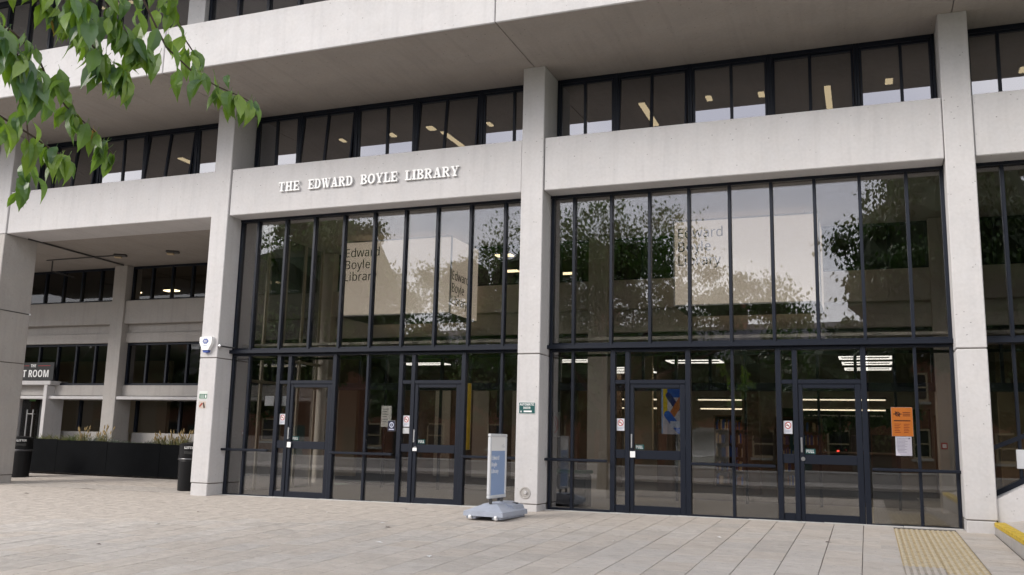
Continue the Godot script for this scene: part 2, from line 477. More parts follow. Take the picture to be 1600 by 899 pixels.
# ---------------------------------------------------------------- ground
func setting() -> void:
	var g := MB.new()
	g.quad(V(-160, -0.62, 200), V(170, -0.62, 200), V(170, -0.62, -120), V(-160, -0.62, -120), Vector3.UP)
	struct("ground", g.mesh(), M.grass)
	# the bed of the forecourt paving, falling towards the road
	var bed := MB.new()
	var edge := [V(-24, 0, -0.36), V(23, 0, -0.36), V(23, 0, 13.5), V(-24, 0, 13.5)]
	for i in 4: edge[i].y = ground_y(edge[i].x, edge[i].z) - 0.012
	bed.quad(edge[0], edge[1], edge[2], edge[3], Vector3.UP)
	var pav := struct("forecourt_pavement", bed.mesh(), M.joint)
	# slabs
	var meshes: Array[ArrayMesh] = []
	var W := 0.425
	for k in 3:
		meshes.append(MB.new().box(V(-W / 2 + [0.003, 0.004, 0.0035][k], -0.03, -0.3 + 0.003), V(W / 2 - [0.003, 0.0028, 0.0035][k], 0.0, 0.3 - 0.004), 0.004).mesh())
	var eye := V(12.738, 1.1, 15.165)
	var look := -Basis.from_euler(Vector3(deg_to_rad(9.436), deg_to_rad(21.2485), 0)).z
	var spots := []
	var slope := Basis(Vector3.BACK, atan(0.0048)) * Basis(Vector3.RIGHT, atan(0.025))
	var ix := -54
	while true:
		var x := 12.415 + 0.427 * ix
		if x > 22.6: break
		if x < 12.85 or x > 14.62:
			var off := fposmod(ix * 0.287 + (0.13 if ix % 3 == 0 else 0.0), 0.6)
			var z := -0.30 + off - 0.6
			while z < 13.1:
				var z0 := z
				var z1 := z + 0.6
				if z1 > -0.25 and x <= 14.3:
					z0 = maxf(z0, -0.345)
					spots.append([x, (z0 + z1) / 2, (z1 - z0) / 0.6])
				z += 0.602
		ix += 1
	var shown := []
	var rest := []
	for s in spots:
		var c: Vector3 = V(s[0], ground_y(s[0], s[1]), s[1])
		var d := c - eye
		var right := look.cross(Vector3.UP).normalized()
		var depth := d.dot(look)
		var inside: bool = depth > 1.0 and absf(d.dot(right) / depth) < 0.62 and d.dot(right.cross(look)) / depth > -0.36
		if inside: shown.append([depth, c, s[2]])
		else: rest.append([depth, c, s[2]])
	shown.sort_custom(func(a, b): return a[0] < b[0])
	for i in shown.size():
		if i >= 290: rest.append(shown[i])
	for i in mini(290, shown.size()):
		var r := RandomNumberGenerator.new()
		r.seed = i * 7 + 3
		var t := slope * Basis.from_euler(Vector3(r.randf_range(-1, 1) * 0.0022, r.randf_range(-1, 1) * 0.0015, r.randf_range(-1, 1) * 0.003))
		fast("paving_slab", i, meshes[r.randi() % 3], M["slab%d" % (r.randi() % 7)], pav, Transform3D(t * Basis.from_scale(V(1, 1, shown[i][2])), shown[i][1] + V(0, r.randf_range(-0.0015, 0.0015), 0)))
	var mm := MultiMesh.new()
	mm.transform_format = MultiMesh.TRANSFORM_3D; mm.mesh = meshes[0]; mm.instance_count = rest.size()
	for i in rest.size(): mm.set_instance_transform(i, Transform3D(slope * Basis.from_scale(V(1, 1, rest[i][2])), rest[i][1]))
	var far_slabs := MultiMeshInstance3D.new()
	far_slabs.name = "paving_slabs"; far_slabs.multimesh = mm; far_slabs.material_override = M.slab3
	far_slabs.set_meta("kind", "stuff")
	pav.add_child(far_slabs)
	# ribbed tactile paving, two slabs wide
	for j in 20:   # the narrower column of slabs against the ribbed paving
		var z := -0.1 + j * 0.602
		put("edge_slab", MB.new().box(V(-0.1, -0.03, -0.297), V(0.1, 0.0, 0.297), 0.004).mesh(), M["slab%d" % (j % 7)], pav, V(12.94, ground_y(12.94, z), z)).basis = slope
	var rib := MB.new()
	rib.box(V(-0.2105, -0.03, -0.2115), V(0.2105, 0.0, 0.2115), 0.001)
	var bars := MB.new()
	for k in 6:
		var cx := -0.174 + k * 0.0696
		for e in [[-0.020, -0.012, 0.0, 0.008], [-0.012, 0.012, 0.008, 0.008], [0.012, 0.020, 0.008, 0.0]]:
			bars.quad(V(cx + e[0], e[2], -0.2115), V(cx + e[1], e[3], -0.2115), V(cx + e[1], e[3], 0.2115), V(cx + e[0], e[2], 0.2115), V(-1.0 if e[2] < e[3] else (1.0 if e[2] > e[3] else 0.0), 1, 0))
	var ribm := rib.mesh()
	var barm := bars.mesh()
	var n := 0
	for j in 12:
		for k in 2:
			var x := 13.05 + 0.21 + k * 0.425
			var z := 0.20 + j * 0.425
			var ts := fast("tactile_slab", n, ribm, M.tactile if j < 9 or (j == 9 and k == 1) else M.tactile_worn, pav, Transform3D(slope, V(x, ground_y(x, z) + 0.002, z)))
			fast("ribs", 0, barm, M.tactile_rib if j < 9 or (j == 9 and k == 1) else M.slab1, ts, Transform3D())
			n += 1
	# narrow slabs between the ribbed paving and the ramp kerb
	n = 0
	var narrow := MB.new().box(V(-0.235, -0.03, -0.1015), V(0.235, 0.0, 0.1015), 0.004).mesh()
	for j in 40:
		var z := -0.2 + j * 0.206
		fast("narrow_slab", n, narrow, M["slab%d" % ((j * 5) % 7)], pav, Transform3D(slope * Basis.from_euler(V(sin(j * 3.7) * 0.004, 0, 0)), V(14.145, ground_y(14.145, z) - 0.002, z)))
		n += 1
	# the pale threshold strip in front of the glass
	for b in [[0.43, 6.975], [7.40, 14.03]]:
		var x: float = b[0]
		n = 0
		while x < b[1] - 0.2:
			var x1: float = minf(x + 1.16, b[1])
			var c: Vector3 = V((x + x1) / 2, ground_y((x + x1) / 2, -0.45) + 0.003, -0.45)
			put("threshold_block", MB.new().box(V(-(x1 - x) / 2 + 0.003, -0.05, -0.11), V((x1 - x) / 2 - 0.003, 0.0, 0.10), 0.004).mesh(), M.strip, pav, c)
			x = x1
	# the ramp beside the right column with its yellow edged kerb
	var rp := MB.new()
	rp.prism([Vector2(14.54, -0.4), Vector2(21, -0.4), Vector2(21, 0.9), Vector2(17.5, 0.55), Vector2(14.54, 0.075)], V(0, 0, 8.0), Vector3.RIGHT, Vector3.UP, V(0, 0, -0.06))
	struct("ramp_path", rp.mesh(), M.slab0)
	var kb := thing("ramp_kerb", "low concrete kerb with worn yellow paint along its top edge beside the ramp", "kerb", V(14.47, -0.2, 0.0))
	for i in 9:
		var z0 := -0.02 + i * 0.9
		put("kerb_stone", MB.new().box(V(-0.068, -0.25, z0 + 0.004), V(0.068, 0.205, z0 + 0.896), 0.012).mesh(), M.concrete_dim, kb)
		put("yellow_edge", MB.new().box(V(-0.072, 0.207, z0 + 0.004), V(0.073, 0.277, z0 + 0.896), 0.01).mesh(), M.yellow, kb)
	# under the building: undercroft floor and entrance hall floor
	var uf := MB.new()
	var q := [V(-24, 0, -0.36), V(0.2, 0, -0.36), V(0.2, 0, -5.2), V(-24, 0, -5.2)]
	for p in 4: q[p].y = ground_y(q[p].x, -0.36) - 0.002 if p < 2 else -0.01
	var deep := MB.new()
	deep.quad(V(-24, -0.08, -5.0), V(22, -0.08, -5.0), V(22, -0.08, -14), V(-24, -0.08, -14), Vector3.UP)
	struct("room_floor", deep.mesh(), M.carpet)
	uf.quad(q[0], q[1], q[2], q[3], Vector3.UP)
	var fl := struct("undercroft_floor", uf.mesh(), M.joint)
	n = 0
	for i in 18:
		for j in 5:
			var x0 := -11.6 + i * 0.655
			var z0 := -0.40 - (j + 1) * 0.92
			var ya := lerpf(ground_y(x0, -0.36), -0.01, clampf((-z0 - 0.86) / 4.84, 0, 1))
			var tilt := Basis(Vector3.RIGHT, atan(0.030))
			fast("floor_slab", n, big_slab(), M["slab%d" % [4, 1, 3][(i * 3 + j * 5) % 3]], fl, Transform3D(tilt, V(x0 + 0.327, ya + 0.004, z0 + 0.46)))
			n += 1
	var hf := MB.new()
	hf.quad(V(0.2, -0.135, -0.56), V(21, -0.06, -0.56), V(21, -0.06, -13), V(0.2, -0.135, -13), Vector3.UP)
	var hall := struct("hall_floor", hf.mesh(), M.joint)
	n = 0
	for i in 24:
		for j in 10:
			var x0 := 0.25 + i * 0.9
			var z0 := -0.6 - j * 0.9
			fast("floor_tile", n, floor_tile(), M.floor, hall, Transform3D(Basis(Vector3.BACK, 0.0036), V(x0 + 0.45, lerpf(-0.135, -0.06, (x0 + 0.25) / 20.8) + 0.004, z0 - 0.45)))
			n += 1

var kept := {}
func big_slab() -> ArrayMesh:
	if not kept.has("slab"): kept.slab = MB.new().box(V(-0.322, -0.03, -0.455), V(0.322, 0.0, 0.455), 0.004).mesh()
	return kept.slab
func floor_tile() -> ArrayMesh:
	if not kept.has("tile"): kept.tile = MB.new().box(V(-0.448, -0.01, -0.448), V(0.448, 0.002, 0.448), 0.0).mesh()
	return kept.tile

# ---------------------------------------------------------------- the building
func column(b: Node, x0: float, x1: float, depth: float, plinth_top: float) -> void:
	var o := part("column", b, V((x0 + x1) / 2, -0.4, -depth / 2))
	var w := (x1 - x0) / 2
	var d := depth / 2
	var c: Material = M.concrete if x0 > -1 else M.concrete_dim   # duller concrete puts the undercroft column's shade into its colour
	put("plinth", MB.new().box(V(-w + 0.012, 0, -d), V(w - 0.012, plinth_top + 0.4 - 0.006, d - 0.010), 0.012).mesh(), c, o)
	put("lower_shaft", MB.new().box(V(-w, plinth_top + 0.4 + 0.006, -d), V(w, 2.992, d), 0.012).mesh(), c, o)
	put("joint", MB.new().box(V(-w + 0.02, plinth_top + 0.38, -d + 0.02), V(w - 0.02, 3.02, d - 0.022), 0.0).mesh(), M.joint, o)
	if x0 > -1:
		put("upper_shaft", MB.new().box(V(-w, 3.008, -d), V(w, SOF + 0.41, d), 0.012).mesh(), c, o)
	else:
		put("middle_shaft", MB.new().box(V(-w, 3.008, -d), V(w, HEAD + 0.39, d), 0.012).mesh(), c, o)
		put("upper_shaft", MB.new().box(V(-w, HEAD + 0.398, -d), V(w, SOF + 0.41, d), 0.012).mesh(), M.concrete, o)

func door_unit(b: Node, x: float, fy: float, label: String) -> void:
	var o := part("door", b, V(x, fy, GZ))
	o.set_meta("label", label)
	var F: Material = M.frame
	var g := func(x0, x1, y0, y1, z0 := -0.05, z1 := 0.06, ch := 0.006): return MB.new().box(V(x0, y0 - fy, z0), V(x1, y1 - fy, z1), ch)
	# outer frame, head bar, posts
	var fr := MB.new()
	for e in [[0.0, 0.085, fy, 2.715], [1.315, 1.40, fy, 2.715], [0.265, 0.345, fy, 2.66], [0.085, 1.315, 2.66, 2.715]]:
		var q := MB.new().box(V(e[0], e[2] - fy, -0.06), V(e[1], e[3] - fy, 0.07 if e[0] != 0.265 else 0.066), 0.006)
		fr.v.append_array(q.v); fr.n.append_array(q.n); fr.t.append_array(q.t)
	put("door_frame", fr.mesh(), F, o)
	put("head_bar", g.call(0.345, 1.315, 2.10, 2.17).mesh(), F, o)
	put("head_bar", g.call(0.085, 0.265, 2.10, 2.17).mesh(), F, o)
	put("middle_bar", g.call(0.085, 0.265, 0.82, 0.97, -0.04, 0.045).mesh(), F, o)
	put("kick_bar", g.call(0.085, 0.265, fy + 0.005, fy + 0.15, -0.04, 0.045).mesh(), F, o)
	# the leaf
	var lf := MB.new()
	for e in [[0.349, 0.415, fy + 0.012, 2.097], [1.215, 1.311, fy + 0.012, 2.097], [0.415, 1.215, 2.03, 2.097], [0.415, 1.215, 0.815, 0.965], [0.415, 1.215, fy + 0.012, fy + 0.15]]:
		var q := MB.new().box(V(e[0], e[2] - fy, -0.03), V(e[1], e[3] - fy, 0.048 if e[0] != 0.415 else 0.045), 0.006)
		lf.v.append_array(q.v); lf.n.append_array(q.n); lf.t.append_array(q.t)
	put("leaf", lf.mesh(), F, o)
	for e in [[0.415, 1.215, 0.965, 2.03], [0.415, 1.215, fy + 0.15, 0.815], [0.085, 0.265, 0.97, 2.10], [0.085, 0.265, fy + 0.15, 0.82], [0.085, 0.265, 2.17, 2.66], [0.345, 1.315, 2.17, 2.66]]:
		put("pane", glazing(e[0], e[1], e[2] - fy, e[3] - fy).mesh(), M.glass, o).rotation = V(rng.randf_range(-1, 1) * 0.001, rng.randf_range(-1, 1) * 0.003, 0)
	# pull handle on two stand-offs, and the lock
	var h := MB.new().box(V(0.372, 1.0 - fy, 0.088), V(0.398, 1.24 - fy, 0.108), 0.006)
	for y in [1.03, 1.21]: h.tube(V(0.385, y - fy, 0.045), V(0.385, y - fy, 0.09), 0.008, 0.008, 8)
	put("handle", h.mesh(), M.steel, o)
	var lk := MB.new().tube(V(0.40, 0.895 - fy, 0.046), V(0.40, 0.895 - fy, 0.062), 0.034, 0.032, 16)
	lk.tube(V(0.40, 0.895 - fy, 0.062), V(0.40, 0.895 - fy, 0.075), 0.014, 0.013, 12)
	put("lock", lk.mesh(), M.steel, o)
	for y in [0.25, 1.05, 1.9]:
		put("hinge", MB.new().tube(V(1.313, y - fy, 0.06), V(1.313, y + 0.11 - fy, 0.06), 0.011, 0.011, 8).mesh(), F, o)

func bar(o: Node, called: String, x0: float, x1: float, y0: float, y1: float, z0: float, z1: float, m: Material = null) -> void:
	bx(called, o, m if m else M.frame, x0, x1, y0, y1, z0, z1, 0.005)

func entrance_bay(b: Node, bay: int) -> void:
	var X: float = BAY[bay]
	var fy: float = [-0.2, -0.165, -0.115, -0.06][bay]
	var xr: float = COLS[bay + 1][0]
	var o := part("glazed_wall", b)
	var xs := []
	for k in MULL.size(): xs.append(X + MULL[k])
	xs[10] = xr - 0.03
	# upper lights
	for k in xs.size():
		bar(o, "mullion", xs[k] - 0.027, xs[k] + 0.027, 2.795, 5.53, GZ - 0.05, GZ + 0.075)
	bar(o, "head_frame", X + 0.40, xr + 0.03, 5.53, 5.60, GZ - 0.06, GZ + 0.085)
	bar(o, "sill_frame", X + 0.40, xr + 0.02, 2.795, 2.835, GZ - 0.06, GZ + 0.05)
	bar(o, "transom", X + 0.36, xr + 0.04, 2.72, 2.792, GZ - 0.08, GZ + 0.16)
	for k in xs.size() - 1:
		pane(o, xs[k] + 0.02, xs[k + 1] - 0.02, 2.83, 5.54, GZ)
	# the pale ledge behind the glass
	bar(o, "inner_ledge", X + 0.45, xr, 2.90, 2.955, GZ - 0.42, GZ - 0.22, M.inner)
	bar(o, "inner_bar", X + 0.45, xr, 2.60, 2.645, GZ - 0.16, GZ - 0.10)
	if bay == 3: return
	# lower lights between and beside the doors
	for e in [[0, 2], [4, 6], [8, 10]]:
		for k in range(e[0], e[1] + 1):
			if k in [0, 1, 5, 9, 10]:
				bar(o, "mullion", xs[k] - 0.024, xs[k] + 0.024, fy, 2.72, GZ - 0.05, GZ + 0.06)
		var a: float = xs[e[0]] if e[0] == 0 else xs[e[0]] - 0.01
		var c: float = xs[e[1]] if e[1] == 10 else xs[e[1]] + 0.01
		bar(o, "bottom_frame", a, c, fy, fy + 0.05, GZ - 0.052, GZ + 0.062)
		bar(o, "top_frame", a, c, 2.675, 2.719, GZ - 0.052, GZ + 0.062)
		for k in range(e[0], e[1]):
			pane(o, xs[k] + 0.015, xs[k + 1] - 0.015, fy + 0.045, 2.68, GZ)
		# handrail on brackets
		var r := MB.new().box(V(a - (0.07 if e[0] == 0 else -0.03), 0.742, GZ + 0.155), V(c + (0.07 if e[1] == 10 else -0.03), 0.79, GZ + 0.205), 0.012)
		for k in range(e[0], e[1] + 1):
			var q := MB.new().box(V(xs[k] - 0.015, 0.75, GZ + 0.05), V(xs[k] + 0.015, 0.78, GZ + 0.16), 0.003)
			if xs[k] - 0.015 >= a - 0.05 and not (k in [2, 4, 6, 8]):
				r.v.append_array(q.v); r.n.append_array(q.n); r.t.append_array(q.t)
		put("handrail", r.mesh(), M.frame, o)
	door_unit(b, xs[2], fy, ["", "left door of the left bay, notices beside its handle", "left door of the right bay, coloured posters behind its glass"][bay])
	door_unit(b, xs[6], fy, ["", "right door of the left bay, a yellow banner behind its glass", "right door of the right bay, beside the orange poster"][bay])

func band_bay(b: Node, x_from: float, x_to: float, posts: Array, first_open: int) -> void:   # first floor windows: pairs of panes, every other pair tilted open
	var y0 := 6.52
	var y1 := SOF
	for k in range(0, posts.size() - 2, 2):
		var a: float = posts[k]; var m: float = posts[k + 1]; var c: float = posts[k + 2]
		if a < x_from - 0.01 or c > x_to + 0.01: continue
		var w := part("window", b, V((a + c) / 2, y0, UZ))
		var F: Material = M.frame
		var h := y1 - y0
		var wa := (c - a) / 2
		var fr := MB.new()
		for e in [[-wa, -wa + 0.045, 0.0, h], [wa - 0.045, wa, 0.0, h], [-wa + 0.045, wa - 0.045, h - 0.075, h], [-wa + 0.045, wa - 0.045, 0.0, 0.07]]:
			var q := MB.new().box(V(e[0], e[2], -0.07), V(e[1], e[3], 0.06 if e[0] in [-wa, wa - 0.045] else 0.055), 0.005)
			fr.v.append_array(q.v); fr.n.append_array(q.n); fr.t.append_array(q.t)
		put("window_frame", fr.mesh(), F, w)
		var open := (k / 2) % 2 == first_open
		var s := part("sash", w, V(0, h - 0.08, 0.0))
		s.rotation.x = deg_to_rad(-5.5) if open else deg_to_rad(1.2)
		if not open: s.position = V(0, h - 0.08, 0.02)
		var sw := wa - 0.048
		var sh := h - 0.16
		var sf := MB.new()
		var mid := m - (a + c) / 2
		for e in [[-sw, -sw + 0.04, -sh, 0.0], [sw - 0.04, sw, -sh, 0.0], [mid - 0.026, mid + 0.026, -sh, 0.0], [-sw + 0.04, sw - 0.04, -0.045, 0.0], [-sw + 0.04, sw - 0.04, -sh, -sh + 0.05]]:
			var q := MB.new().box(V(e[0], e[2], -0.03), V(e[1], e[3], 0.035 if e[3] == 0.0 and e[2] == -sh else 0.031), 0.005)
			sf.v.append_array(q.v); sf.n.append_array(q.n); sf.t.append_array(q.t)
		put("sash_frame", sf.mesh(), F, s)
		put("pane", sheet(-sw + 0.035, mid - 0.02, -sh + 0.045, -0.04).mesh(), M.glass_solar, s)
		put("pane", sheet(mid + 0.02, sw - 0.035, -sh + 0.045, -0.04).mesh(), M.glass_solar, s)

func inner_bay(b: Node, x0: float, x1: float, lobby: bool) -> void:   # the set back inner front, between two of its piers
	var I: Material = M.inner if lobby else M.concrete_dim
	bx("spandrel", b, I, x0, x1, 3.98, 4.62, IZ - 0.30, IZ + 0.02, 0.01)
	bx("recess_panel", b, I, x0, x1, 3.74, 3.978, IZ - 0.32, IZ - 0.16, 0.008)
	bx("lintel", b, I, x0, x1, 3.47, 3.738, IZ - 0.32, IZ - 0.10, 0.008)
	var n := int(round((x1 - x0) / 0.72))
	for row in [[4.622, 5.60, IZ - 0.2], [2.31, 3.468, IZ - 0.24]]:
		var w := part("inner_window", b, V(x0, row[0], row[2]))
		var h: float = row[1] - row[0]
		var L := x1 - x0
		put("window_frame", MB.new().box(V(0, h - 0.06, -0.05), V(L, h, 0.05), 0.004).mesh(), M.frame, w)
		put("window_frame", MB.new().box(V(0, 0, -0.05), V(L, 0.06, 0.05), 0.004).mesh(), M.frame, w)
		for k in n + 1:
			var x := L * k / n
			put("mullion", MB.new().box(V(clampf(x - 0.03, 0, L - 0.06), 0.06, -0.05), V(clampf(x + 0.03, 0.06, L), h - 0.06, 0.052), 0.004).mesh(), M.frame, w)
			if k < n: put("pane", sheet(x + 0.02, L * (k + 1) / n - 0.02, 0.05, h - 0.05).mesh(), M.glass_in, w)
	if lobby:
		bar(b, "beam", x0, x1, 2.20, 2.308, IZ - 0.3, IZ - 0.12)
		for k in n + 1:
			if k % 2 == 0:
				var x := x0 + (x1 - x0) * k / n
				bar(b, "mullion", x - 0.025, x + 0.025, -0.1, 2.20, IZ - 0.26, IZ - 0.18)
		return
	bx("panel", b, I, x0, x1, 2.02, 2.308, IZ - 0.32, IZ - 0.13, 0.008)
	bx("ledge", b, M.concrete, x0, x1, 1.915, 2.0, IZ - 0.6, IZ + 0.06, 0.01)
	bx("sill_wall", b, I, x0, x1, -0.1, 1.04, IZ - 1.0, IZ - 0.62, 0.01)
	var w := part("inner_window", b, V(x0, 1.05, IZ - 0.72))
	var L := x1 - x0
	for k in 5:
		var x := L * k / 4.0
		put("mullion", MB.new().box(V(clampf(x - 0.035, 0, L - 0.07), 0, -0.05), V(clampf(x + 0.035, 0.07, L), 0.865, 0.052), 0.004).mesh(), M.frame, w)
		if k < 4: put("pane", sheet(x + 0.02, L * (k + 1) / 4.0 - 0.02, 0.0, 0.86).mesh(), M.glass_in, w)

func building() -> void:
	var b := thing("library_building", "pale concrete library with tall dark glazed entrance bays under an overhanging upper storey", "building")
	var C: Material = M.concrete
	# columns
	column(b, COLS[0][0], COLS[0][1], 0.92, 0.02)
	column(b, COLS[1][0], COLS[1][1], 1.05, 0.09)
	column(b, COLS[2][0], COLS[2][1], 1.05, 0.0)
	column(b, COLS[3][0], COLS[3][1], 1.05, 0.09)
	column(b, COLS[4][0], COLS[4][1], 1.05, 0.09)
	# beams over the entrance bays
	for k in 4:
		var x0: float = COLS[k][1] + 0.008
		var x1: float = COLS[k + 1][0] - 0.008
		bx("beam", b, C, x0, x1, HEAD, 6.58, -1.02, -0.035, 0.014)
	bx("beam", b, C, -13.0, COLS[0][0] - 0.008, HEAD, 6.58, -1.02, -0.035, 0.014)
	# overhanging upper storey: fascia and soffit panels, joined over each column
	var joints := [-14.0, -6.14, 0.215, 7.19, 14.24, 21.2]
	for k in 5:
		bx("fascia_panel", b, C, joints[k] + 0.007, joints[k + 1] - 0.007, SOF, 8.89, 1.92, 1.97, 0.012)
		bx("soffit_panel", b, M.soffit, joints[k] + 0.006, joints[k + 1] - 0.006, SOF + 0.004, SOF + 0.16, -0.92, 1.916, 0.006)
	bx("roof_slab", b, M.concrete_dim, -14, 21.2, SOF + 0.165, 8.5, -14, 1.90, 0.0)
	# first floor window band
	var rel := [0.43, 0.97, 1.58, 2.26, 2.96, 3.70, 4.37, 5.05, 5.81, 6.51, 6.985]
	for bay in 4:
		var posts := []
		for r in rel: posts.append(BAY[bay] + r)
		posts[0] = COLS[bay][1] + 0.01
		posts[10] = COLS[bay + 1][0] - 0.01
		band_bay(b, -7, 22, posts, 1)
	# second floor windows behind the fascia
	for bay in 4:
		var x0: float = COLS[bay][1] if bay > 0 else -5.95
		var x1: float = COLS[bay + 1][0]
		bx("pier", b, C, x1, x1 + 0.43, 8.52, 10.9, 0.72, 1.18, 0.01)
		var w := part("window", b, V(x0, 8.6, 1.0))
		var L := x1 - x0
		put("window_frame", MB.new().box(V(0, 0, -0.06), V(L, 0.1, 0.06), 0.004).mesh(), M.frame, w)
		put("window_frame", MB.new().box(V(0, 2.1, -0.06), V(L, 2.2, 0.06), 0.004).mesh(), M.frame, w)
		for k in 10:
			var x := L * k / 9.0
			put("mullion", MB.new().box(V(clampf(x - 0.035, 0, L - 0.07), 0.1, -0.06), V(clampf(x + 0.035, 0.07, L), 2.1, 0.062), 0.004).mesh(), M.frame, w)
			if k < 9: put("pane", sheet(x + 0.03, L * (k + 1) / 9.0 - 0.03, 0.09, 2.11).mesh(), M.glass_solar, w)
	bx("upper_fascia", b, C, -14, 21.2, 10.9, 12.2, -14, 3.9, 0.01)
	# entrance glazing
	entrance_bay(b, 1); entrance_bay(b, 2); entrance_bay(b, 3)
	# third bay: solid wall that climbs with the stair, a sloping sill and rail over it
	var sl := 0.52
	var wl := MB.new()
	wl.prism([Vector2(14.452, -0.4), Vector2(20.99, -0.4), Vector2(20.99, 2.70), Vector2(18.86, 2.70), Vector2(14.452, 0.40)], V(0, 0, 0.42), Vector3.RIGHT, Vector3.UP, V(0, 0, -0.47))
	put("stair_wall", wl.mesh(), C, b)
	var sill := MB.new()
	sill.prism([Vector2(14.455, 0.404), Vector2(18.8, 2.672), Vector2(18.7, 2.70), Vector2(14.455, 0.485)], V(0, 0, 0.10), Vector3.RIGHT, Vector3.UP, V(0, 0, GZ - 0.02))
	put("sloping_sill", sill.mesh(), M.frame, b)
	var sr := MB.new()
	sr.prism([Vector2(14.46, 1.085), Vector2(17.5, 2.41), Vector2(17.5, 2.48), Vector2(14.46, 1.155)], V(0, 0, 0.06), Vector3.RIGHT, Vector3.UP, V(0, 0, GZ - 0.03))
	put("sloping_rail", sr.mesh(), M.frame, b)
	var wl3 := part("glazed_wall", b)
	for k in 10:
		var x: float = BAY[3] + MULL[k]
		bar(wl3, "mullion", x - 0.024, x + 0.024, maxf(0.4, 0.4 + (x - 14.452) * sl), 2.72, GZ - 0.05, GZ + 0.02)
		if k < 9: pane(wl3, x + 0.02, BAY[3] + MULL[k + 1] - 0.02, -0.1, 2.70, GZ - 0.015)
	# inner front, seen through the undercroft and through the entrance glass
	var piers := [-13.3, -6.62, 0.0, 7.06, 14.0, 21.0]
	for x in piers:
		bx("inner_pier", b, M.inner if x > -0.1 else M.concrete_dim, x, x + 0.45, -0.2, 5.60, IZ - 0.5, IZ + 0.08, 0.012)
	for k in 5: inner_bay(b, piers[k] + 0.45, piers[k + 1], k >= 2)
	bx("undercroft_ceiling", b, M.soffit, -14, 0.2, 5.605, 5.8, IZ - 0.4, -1.025, 0.0)
	bx("hall_ceiling", b, M.ceiling, 0.2, 21, 5.605, 5.8, IZ - 0.4, -1.025, 0.0)
	# screen between undercroft and hall
	for k in 5:
		bar(b, "screen_post", 0.17, 0.23, -0.15, 5.6, -1.13 - k * 0.72, -1.05 - k * 0.72, M.frame_in)
		if k < 4: put("pane", MB.new().box(V(0.198, -0.1, -1.06 - (k + 1) * 0.72 + 0.02), V(0.202, 5.6, -1.13 - k * 0.72)).mesh(), M.glass_in, b)
	for y in [2.2, 2.75]: bar(b, "screen_rail", 0.16, 0.24, y, y + 0.06, -4.1, -1.06, M.frame_in)
	# rooms behind
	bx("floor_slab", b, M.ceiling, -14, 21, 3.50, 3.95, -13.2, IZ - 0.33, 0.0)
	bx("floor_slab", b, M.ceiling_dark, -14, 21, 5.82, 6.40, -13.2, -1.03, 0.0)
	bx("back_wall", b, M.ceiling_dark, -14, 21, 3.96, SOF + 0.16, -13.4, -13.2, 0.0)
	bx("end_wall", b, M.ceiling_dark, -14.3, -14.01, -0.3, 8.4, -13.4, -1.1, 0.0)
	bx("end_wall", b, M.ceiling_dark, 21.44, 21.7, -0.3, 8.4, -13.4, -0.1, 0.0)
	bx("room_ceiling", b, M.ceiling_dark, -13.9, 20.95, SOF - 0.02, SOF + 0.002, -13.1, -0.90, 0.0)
	bx("hall_back_wall", b, M.inner, -14, 21, 2.2, 3.49, -13.3, -13.0, 0.0)
	bx("hall_back_wall", b, M.inner, -14, 10.4, -0.3, 2.199, -13.3, -13.0, 0.0)
	bx("hall_back_wall", b, M.inner, 14.4, 21, -0.3, 2.199, -13.3, -13.0, 0.0)
	bx("hall_back_wall", b, M.inner, 10.401, 14.399, -0.3, 0.85, -13.3, -13.0, 0.0)
	for k in 6:
		var x := 10.42 + k * 0.79
		bar(b, "back_window_mullion", x - 0.03, x + 0.03, 0.852, 2.198, -13.2, -13.1)
		if k < 5: put("pane", sheet(x + 0.03, x + 0.76, 0.852, 2.198, -13.15).mesh(), M.glass_in, b)
	for e in [[5.4, 6.6, 2.9], [-4.5, -1.5, 3.4], [15.6, 19.0, 3.4], [-13.5, -8.6, 3.4]]:
		bx("partition", b, M.wood if e[2] < 3 else M.blind, e[0], e[1], -0.1, e[2], -9.0, -8.85, 0.0)
	bx("partition", b, M.wood, 1.0, 5.0, -0.1, 3.49, -7.2, -7.05, 0.0)
	for x in [2.0, 3.1, 4.2]: bx("wall_panel", b, M.inner, x, x + 0.45, 0.1, 2.6, -7.04, -7.0, 0.004)
	for e in [[7.8, 1.0], [9.9, 1.2]]:
		bx("hall_column", b, M.wood, e[0], e[0] + 0.4, -0.1, 3.49, -8.2, -7.8, 0.01)
	bx("tiled_wall", b, M.blind, 7.55, 8.2, 0.9, 3.4, -5.6, -5.45, 0.004)
	# conduit pipes on the undercroft ceiling
	var pp := MB.new()
	pp.tube(V(-5.85, 5.57, -0.6), V(-6.15, 5.57, -3.95), 0.022, 0.022, 8)
	put("conduit", pp.mesh(), M.fitting, b)
	var p2 := MB.new()
	p2.tube(V(-7.8, 5.58, -2.9), V(-5.3, 5.58, -2.85), 0.014, 0.014, 8)
	put("conduit", p2.mesh(), M.fitting, b)
	var p3 := MB.new()
	p3.tube(V(-7.7, 5.30, -3.0), V(-7.9, 5.30, -3.95), 0.02, 0.02, 8)
	p3.tube(V(-7.7, 5.30, -3.0), V(-7.7, 5.58, -3.0), 0.02, 0.02, 8)
	put("conduit", p3.mesh(), M.fitting, b)

